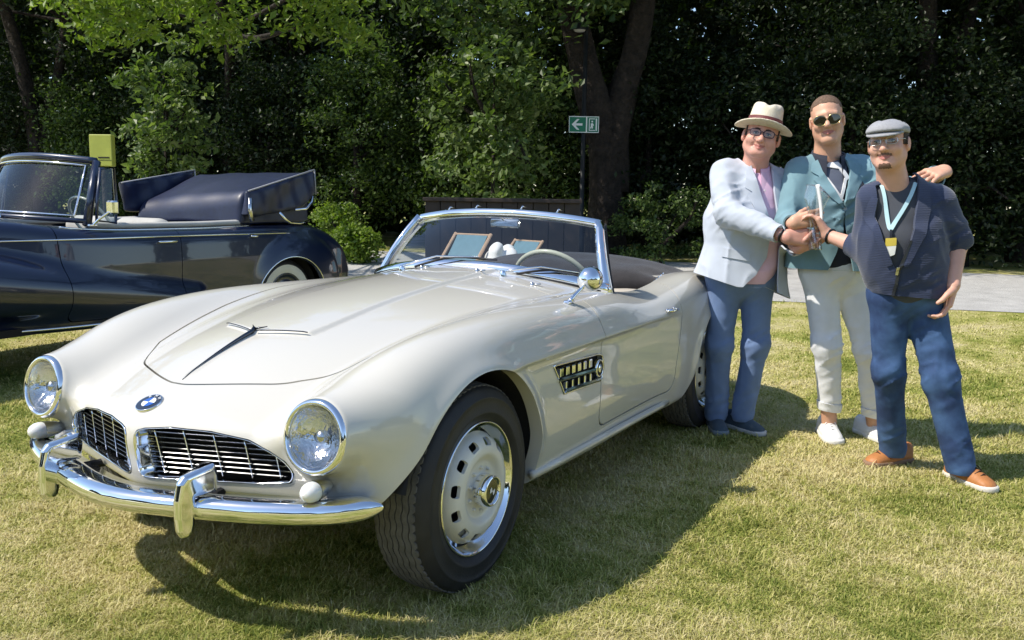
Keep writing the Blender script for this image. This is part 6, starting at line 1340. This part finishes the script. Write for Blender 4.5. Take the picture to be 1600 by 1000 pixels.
    def fj(P):
        f = fj0(P); f = smin(f, smin(rcone(P, *sl[0]), rcone(P, *sl[1]), .02), .03); f = smin(f, rcone(P, *sl2[0]), .03); f = smin(f, rcone(P, sl2[0][1]*.9+sl2[0][0]*.1, sl2[0][1], .070, .069), .006)
        return f+folds(P, .008, 33, 48, ((.0, .05, 1.14, .08), (-.2, -.05, .93, .12), (-.1, -.05, 1.2, .10)))
    opening = [(-.390, 1.42), (-.200, 1.42), (-.215, 1.33), (-.235, 1.25), (-.262, 1.12), (-.290, 1.01), (-.305, .985), (-.330, 1.02), (-.372, 1.12), (-.395, 1.22), (-.388, 1.30)]
    d1 = nrmz(sl[1][1]-sl[1][0]); d2 = nrmz(sl2[0][1]-sl2[0][0])
    cf = lambda P, e, d: np.maximum(.0-((P-e) @ d), np.linalg.norm(P-e, axis=-1)-.12)
    p.garment('cardigan', fj, (-.56, -.18, .76), (.12, .32, 1.42), .010, KN,
              [lambda P: P[:, 2]-(.865-.06*(P[:, 0]+.2)), lambda P: np.maximum(sd_poly(P[:, 0], P[:, 2], opening), P[:, 1]-.0), lambda P: cf(P, sl[1][1], d1), lambda P: cf(P, sl2[0][1]+d2*.045, d2), lambda P: np.hypot(P[:, 0]+.284, P[:, 1]-.045)-.092+6*np.maximum(1.375-P[:, 2], 0)], .009)
    fl = lambda P: fj0(P)+folds(P, .008, 33, 48, ((-.2, -.05, .93, .12),))
    p.patch('front_facing', fl, .009, [(-.200, 1.42), (-.215, 1.33), (-.235, 1.25), (-.262, 1.12), (-.290, 1.01), (-.268, 1.0), (-.205, 1.14), (-.165, 1.26), (-.165, 1.38)], KN, .007)
    p.patch('front_facing', fl, .008, [(-.388, 1.30), (-.395, 1.22), (-.372, 1.12), (-.325, 1.01), (-.345, 1.0), (-.40, 1.12), (-.428, 1.22), (-.415, 1.31)], KN, .007)
    p.patch('zip', fl, .010, [(-.268, 1.12), (-.258, 1.12), (-.293, .99), (-.300, .87), (-.310, .87), (-.306, .99)], mat('zip_metal', (.05, .055, .07), .4, .6), .005)
    p.patch('zip_pull', fl, .014, [(-.312, 1.0), (-.300, 1.0), (-.302, .965), (-.312, .965)], M['chrome_dull'], .004)
    LB = cloth('pale_blue_lanyard', (.42, .62, .68), .7, .05, 500)
    for po in ([(-.370, 1.375), (-.356, 1.378), (-.337, 1.17), (-.343, 1.155), (-.352, 1.17)], [(-.224, 1.375), (-.209, 1.370), (-.331, 1.165), (-.342, 1.155), (-.343, 1.175)]): p.patch('lanyard', fsh, .010, po, LB, .005)
    p.patch('lanyard_clip', fsh, .014, [(-.346, 1.165), (-.336, 1.165), (-.337, 1.125), (-.346, 1.125)], DARK, .004)
    p.patch('badge', fsh, .018, [(-.362, 1.125), (-.322, 1.130), (-.320, 1.095), (-.360, 1.090)], mat('yellow_badge', (.62, .48, .08), .35, coat=.5), .005)
    p.patch('badge', fsh, .0175, [(-.360, 1.091), (-.320, 1.096), (-.322, 1.055), (-.342, 1.045), (-.360, 1.055)], mat('white_badge', (.78, .78, .76), .35, coat=.5), .005)
    mb = MB(); wr = A[1][1]; dd = nrmz(A[1][1]-A[1][0]); mb.tube([wr-dd*.012+basis(dd)@np.array([0, .033*math.cos(t), .033*math.sin(t)]) for t in np.arange(20)/20*2*math.pi], .0065, 6, closed=True); mb.build('wrist_band', DARK, p.root, True)
    TAN = mat('tan_leather_shoe', (.42, .17, .055), .5, var=.15, var_scale=18, bump=.15, bump_scale=120); LC = mat('brown_lace', (.05, .025, .015), .8)
    shoe(p, (-.262, .195), (-.02, .29), TAN, mat('brown_sole', (.26, .16, .10), .8), LC); shoe(p, (.172, -.185), (.085, .06), TAN, mat('cream_sole', (.66, .62, .55), .8), LC)
def trophy():
    o = empty('trophy', tuple(np.array([-2.361, 1.032, 0])+XR*.178+YF*-.415+np.array([0, 0, 1.05])), PYAW); tag(o, 'twisted clear glass trophy held up between the three men', 'trophy')
    m = glass_mat('trophy_glass', (.95, .98, .98), .03, .97, .24)
    n = 44; t = np.linspace(0, 1, n); V = []
    for q in t:
        w = np.interp(q, [0, .12, .35, .55, .8, 1.0], [.044, .042, .034, .040, .064, .056]); d = np.interp(q, [0, .12, .5, .9, 1], [.030, .028, .016, .014, .010]); an = 1.1-1.25*q
        for k in range(20):
            a = k/20*2*math.pi; x, y = w*math.copysign(abs(math.cos(a))**.8, math.cos(a)), d*math.copysign(abs(math.sin(a))**.8, math.sin(a)); cut = .04*max(0, x*math.cos(an)/.04)*max(0, q-.8)*5
            V.append((x*math.cos(an)-y*math.sin(an)-.014*math.sin(q*3), x*math.sin(an)+y*math.cos(an), .31*q-cut))
    F = [(i*20+k, i*20+(k+1) % 20, (i+1)*20+(k+1) % 20, (i+1)*20+k) for i in range(n-1) for k in range(20)]+[tuple(range(20))[::-1], tuple((n-1)*20+k for k in range(20))]
    mesh_obj('glass_body', V, F, m, o)
    mb = MB(); mb.tube([(.030*math.cos(2.4*q)*q+.006, -.022, .31*q) for q in np.linspace(.30, 1.0, 16)], np.interp(np.linspace(0, 1, 16), [0, .3, 1], [.006, .014, .018]), 8, flat=.5); mb.build('frosted_ribbon', mat('frosted_glass', (.88, .89, .89), .3), o, True)
man_hat(); man_teal(); man_cap(); trophy()

# ------------------------------------------------------------------ things standing around
def face_cam(p): return PYAW
def lamp_post():
    o = empty('lamp_post', (-14.37, -5.556, 0), PYAW); tag(o, 'slim dark street lamp with bell shade in front of the forked tree', 'street lamp')
    dk = mat('lamp_iron', (.018, .019, .02), .5, var=.2)
    mb = MB(); mb.tube([(0, 0, 0), (0, 0, .5), (0, 0, .52), (0, 0, 4.75)], [.075, .07, .05, .042], 12); mb.build('pole', dk, o, True)
    mb = MB(); mb.tube([(0, 0, 4.62), (-.04, 0, 4.80), (-.11, 0, 4.82), (-.13, 0, 4.74)], .018, 8); mb.build('arm', dk, o, True)
    V, F = lathe_geo([(.02, .30), (.05, .27), (.07, .20), (.10, .10), (.155, .02), (.165, 0), (.15, .005), (.09, .10)], (-.13, -.02, 4.50), (0, 0, 1), 28); mesh_obj('shade', V, F, dk, o)
    V, F = lathe_geo([(.12, .01), (.09, -.02), (.0001, -.035)], (-.13, -.02, 4.50), (0, 0, 1), 24); mesh_obj('lamp_glass', V, F, mat('opal_glass', (.5, .5, .48), .3), o)
    s = empty('exit_sign', (-14.37+.06*.87, -5.556+.06*.487, 2.68), PYAW); tag(s, 'green and white escape route sign with left arrow on the lamp post', 'sign')
    gr = mat('sign_green', (.005, .16, .085), .45); wh = mat('sign_white', (.80, .82, .80), .45)
    mb = MB(); mb.box((0, 0, 0), (.60, .012, .32), None, .004); mb.build('panel', gr, s)
    def flat(name, poly, y=-.0085):
        P = np.array([(a, y, b) for a, b in poly]); mb = MB(); mb.add(P, [tuple(range(len(P)))[::-1]]); mb.build(name, wh, s)
    for a, b, c_, d in ((-.30, .30, .145, .16), (-.30, .30, -.16, -.145), (-.30, -.288, -.145, .145), (.288, .30, -.145, .145)): flat('border', [(a, c_), (b, c_), (b, d), (a, d)])
    flat('arrow_shaft', [(-.20, -.022), (-.03, -.022), (-.03, .022), (-.20, .022)])
    flat('arrow_head', [(-.245, 0), (-.14, .105), (-.09, .105), (-.185, 0), (-.09, -.105), (-.14, -.105)], -.009)
    flat('divider', [(.04, -.145), (.065, -.145), (.065, .145), (.04, .145)])
    flat('door_frame', [(.235, -.12), (.262, -.12), (.262, .12), (.235, .12)])
    for a, b, c_, d in ((.10, .225, .105, .12), (.10, .225, -.12, -.105), (.10, .115, -.105, .105)): flat('pictogram_line', [(a, c_), (b, c_), (b, d), (a, d)])
    flat('pictogram_figure', [(.135, .02), (.175, .03), (.20, -.01), (.185, -.03), (.17, .0), (.185, -.06), (.16, -.09), (.15, -.05), (.13, -.085), (.12, -.07), (.14, -.03)], -.0095)
    a = np.arange(10)/10*2*math.pi; flat('pictogram_head', [(.165+.018*math.cos(t), .060+.018*math.sin(t)) for t in a], -.0095)
    mb = MB(); mb.box((0, .03, 0), (.04, .05, .05)); mb.build('bracket', dk, s)
def yellow_box():
    o = empty('info_box', (-6.2, -9.375, 0), PYAW-.12); tag(o, 'lime yellow box on a post behind the navy car', 'box'); y = mat('lime_yellow_paint', (.36, .39, .075), .5, var=.12, var_scale=5)
    mb = MB(); mb.box((0, 0, 1.815), (.345, .10, .45), None, .01); mb.build('case', y, o)
    mb = MB(); mb.box((.045, -.052, 1.715), (.17, .01, .018), None, .002); mb.build('slot', M['black_gap'], o)
    mb = MB(); mb.box((0, -.051, 1.675), (.32, .004, .006)); mb.build('lid_joint', M['black_gap'], o)
    mb = MB(); mb.tube([(0, 0, 0), (0, 0, 1.6)], .03, 10); mb.build('post', M['bark'], o, True)
def deck_chair(loc, rz, lab, tow=False):
    o = empty('deck_chair', loc, rz); tag(o, lab, 'deck chair', 'deck chairs by the road')
    wd = mat('beech_wood', (.50, .33, .22), .6, var=.12, var_scale=10); cv = cloth('pale_blue_canvas', (.12, .22, .28), .85, .05, 300)
    for s in (-.24, .24):
        mb = MB(); mb.tube([(s, -.45, .02), (s, .05, .50), (s, .42, .90)], .019, 6); mb.build('back_rail', wd, o)
        s2 = s*.86; mb = MB(); mb.tube([(s2, .48, .02), (s2, .0, .34), (s2, -.42, .52)], .018, 6); mb.build('seat_rail', wd, o)
    for nm, y, z, w in (('top_bar', .41, .885, .24), ('front_bar', -.41, .515, .205), ('foot_bar', -.43, .04, .24), ('rear_bar', .46, .04, .205)):
        mb = MB(); mb.tube([(-w, y, z), (w, y, z)], .015, 6); mb.build(nm, wd, o)
    t = np.linspace(0, 1, 14); G = np.array([[(x, .41-.82*q, .90-.38*q-.34*math.sin(q*math.pi)**.9*(.6+.4*q)) for q in t] for x in np.linspace(-.205, .205, 5)]); V, F = grid_geo(G); c = mesh_obj('canvas', V, F, cv, o)
    return o
def towel():
    f = lambda P: ell(P, (0, 0, .08), (.23, .14, .13))+.06*np.sin(P[..., 0]*23+P[..., 2]*9)*np.sin(P[..., 1]*19+2)+.02*np.sin(P[..., 2]*41+P[..., 0]*17)
    v, q = sdf_mesh(f, (-.3, -.25, -.05), (.3, .25, .35), .022); o = mesh_obj('towel', v, q, cloth('white_towel', (.78, .76, .76), .9, .04, 300)); o.location = (-6.26, -2.74, .50); tag(o, 'crumpled white cushion between the two deck chairs', 'cushion')
    st = empty('stool', (-6.26, -2.74, 0)); tag(st, 'low wooden stool under the white cushion behind the roadster', 'stool'); wd = mat('stool_wood', (.35, .24, .16), .6)
    mb = MB(); mb.box((0, 0, .485), (.36, .36, .03), None, .005); mb.build('seat', wd, st)
    for a in (-1, 1):
        for b in (-1, 1): mb = MB(); mb.tube([(a*.15, b*.15, .47), (a*.17, b*.17, 0)], .016, 6); mb.build('leg', wd, st)
def counter():
    o = empty('bar_counter', (-8.62, -4.08, 0), math.atan2(1.881, -.93)); tag(o, 'dark brown wooden counter standing behind the windscreen of the roadster', 'counter')
    wd = mat('dark_stained_timber', (.035, .024, .021), .55, var=.3, var_scale=6)
    mb = MB(); mb.box((0, 0, 1.20), (2.15, 1.0, .05), None, .006); mb.build('worktop', wd, o)
    for i in range(10):
        x = -.945+.21*i
        for y in (-.44, .44): mb = MB(); mb.box((x, y, .60), (.2, .03, 1.16), None, .004); mb.build('plank', wd, o)
    for i in range(4):
        for x in (-1.03, 1.03): mb = MB(); mb.box((x, -.315+.21*i, .60), (.03, .2, 1.16), None, .004); mb.build('plank', wd, o)
lamp_post(); yellow_box(); counter(); towel()
d1_ = deck_chair((-5.90, -3.18, 0), PYAW-.55, 'blue canvas deck chair seen through the left half of the windscreen')
d2_ = deck_chair((-6.56, -2.86, 0), PYAW-.75, 'blue canvas deck chair seen behind the ivory steering wheel')
d1_.scale = (1, 1, .93); d2_.scale = (.9, .9, .84)
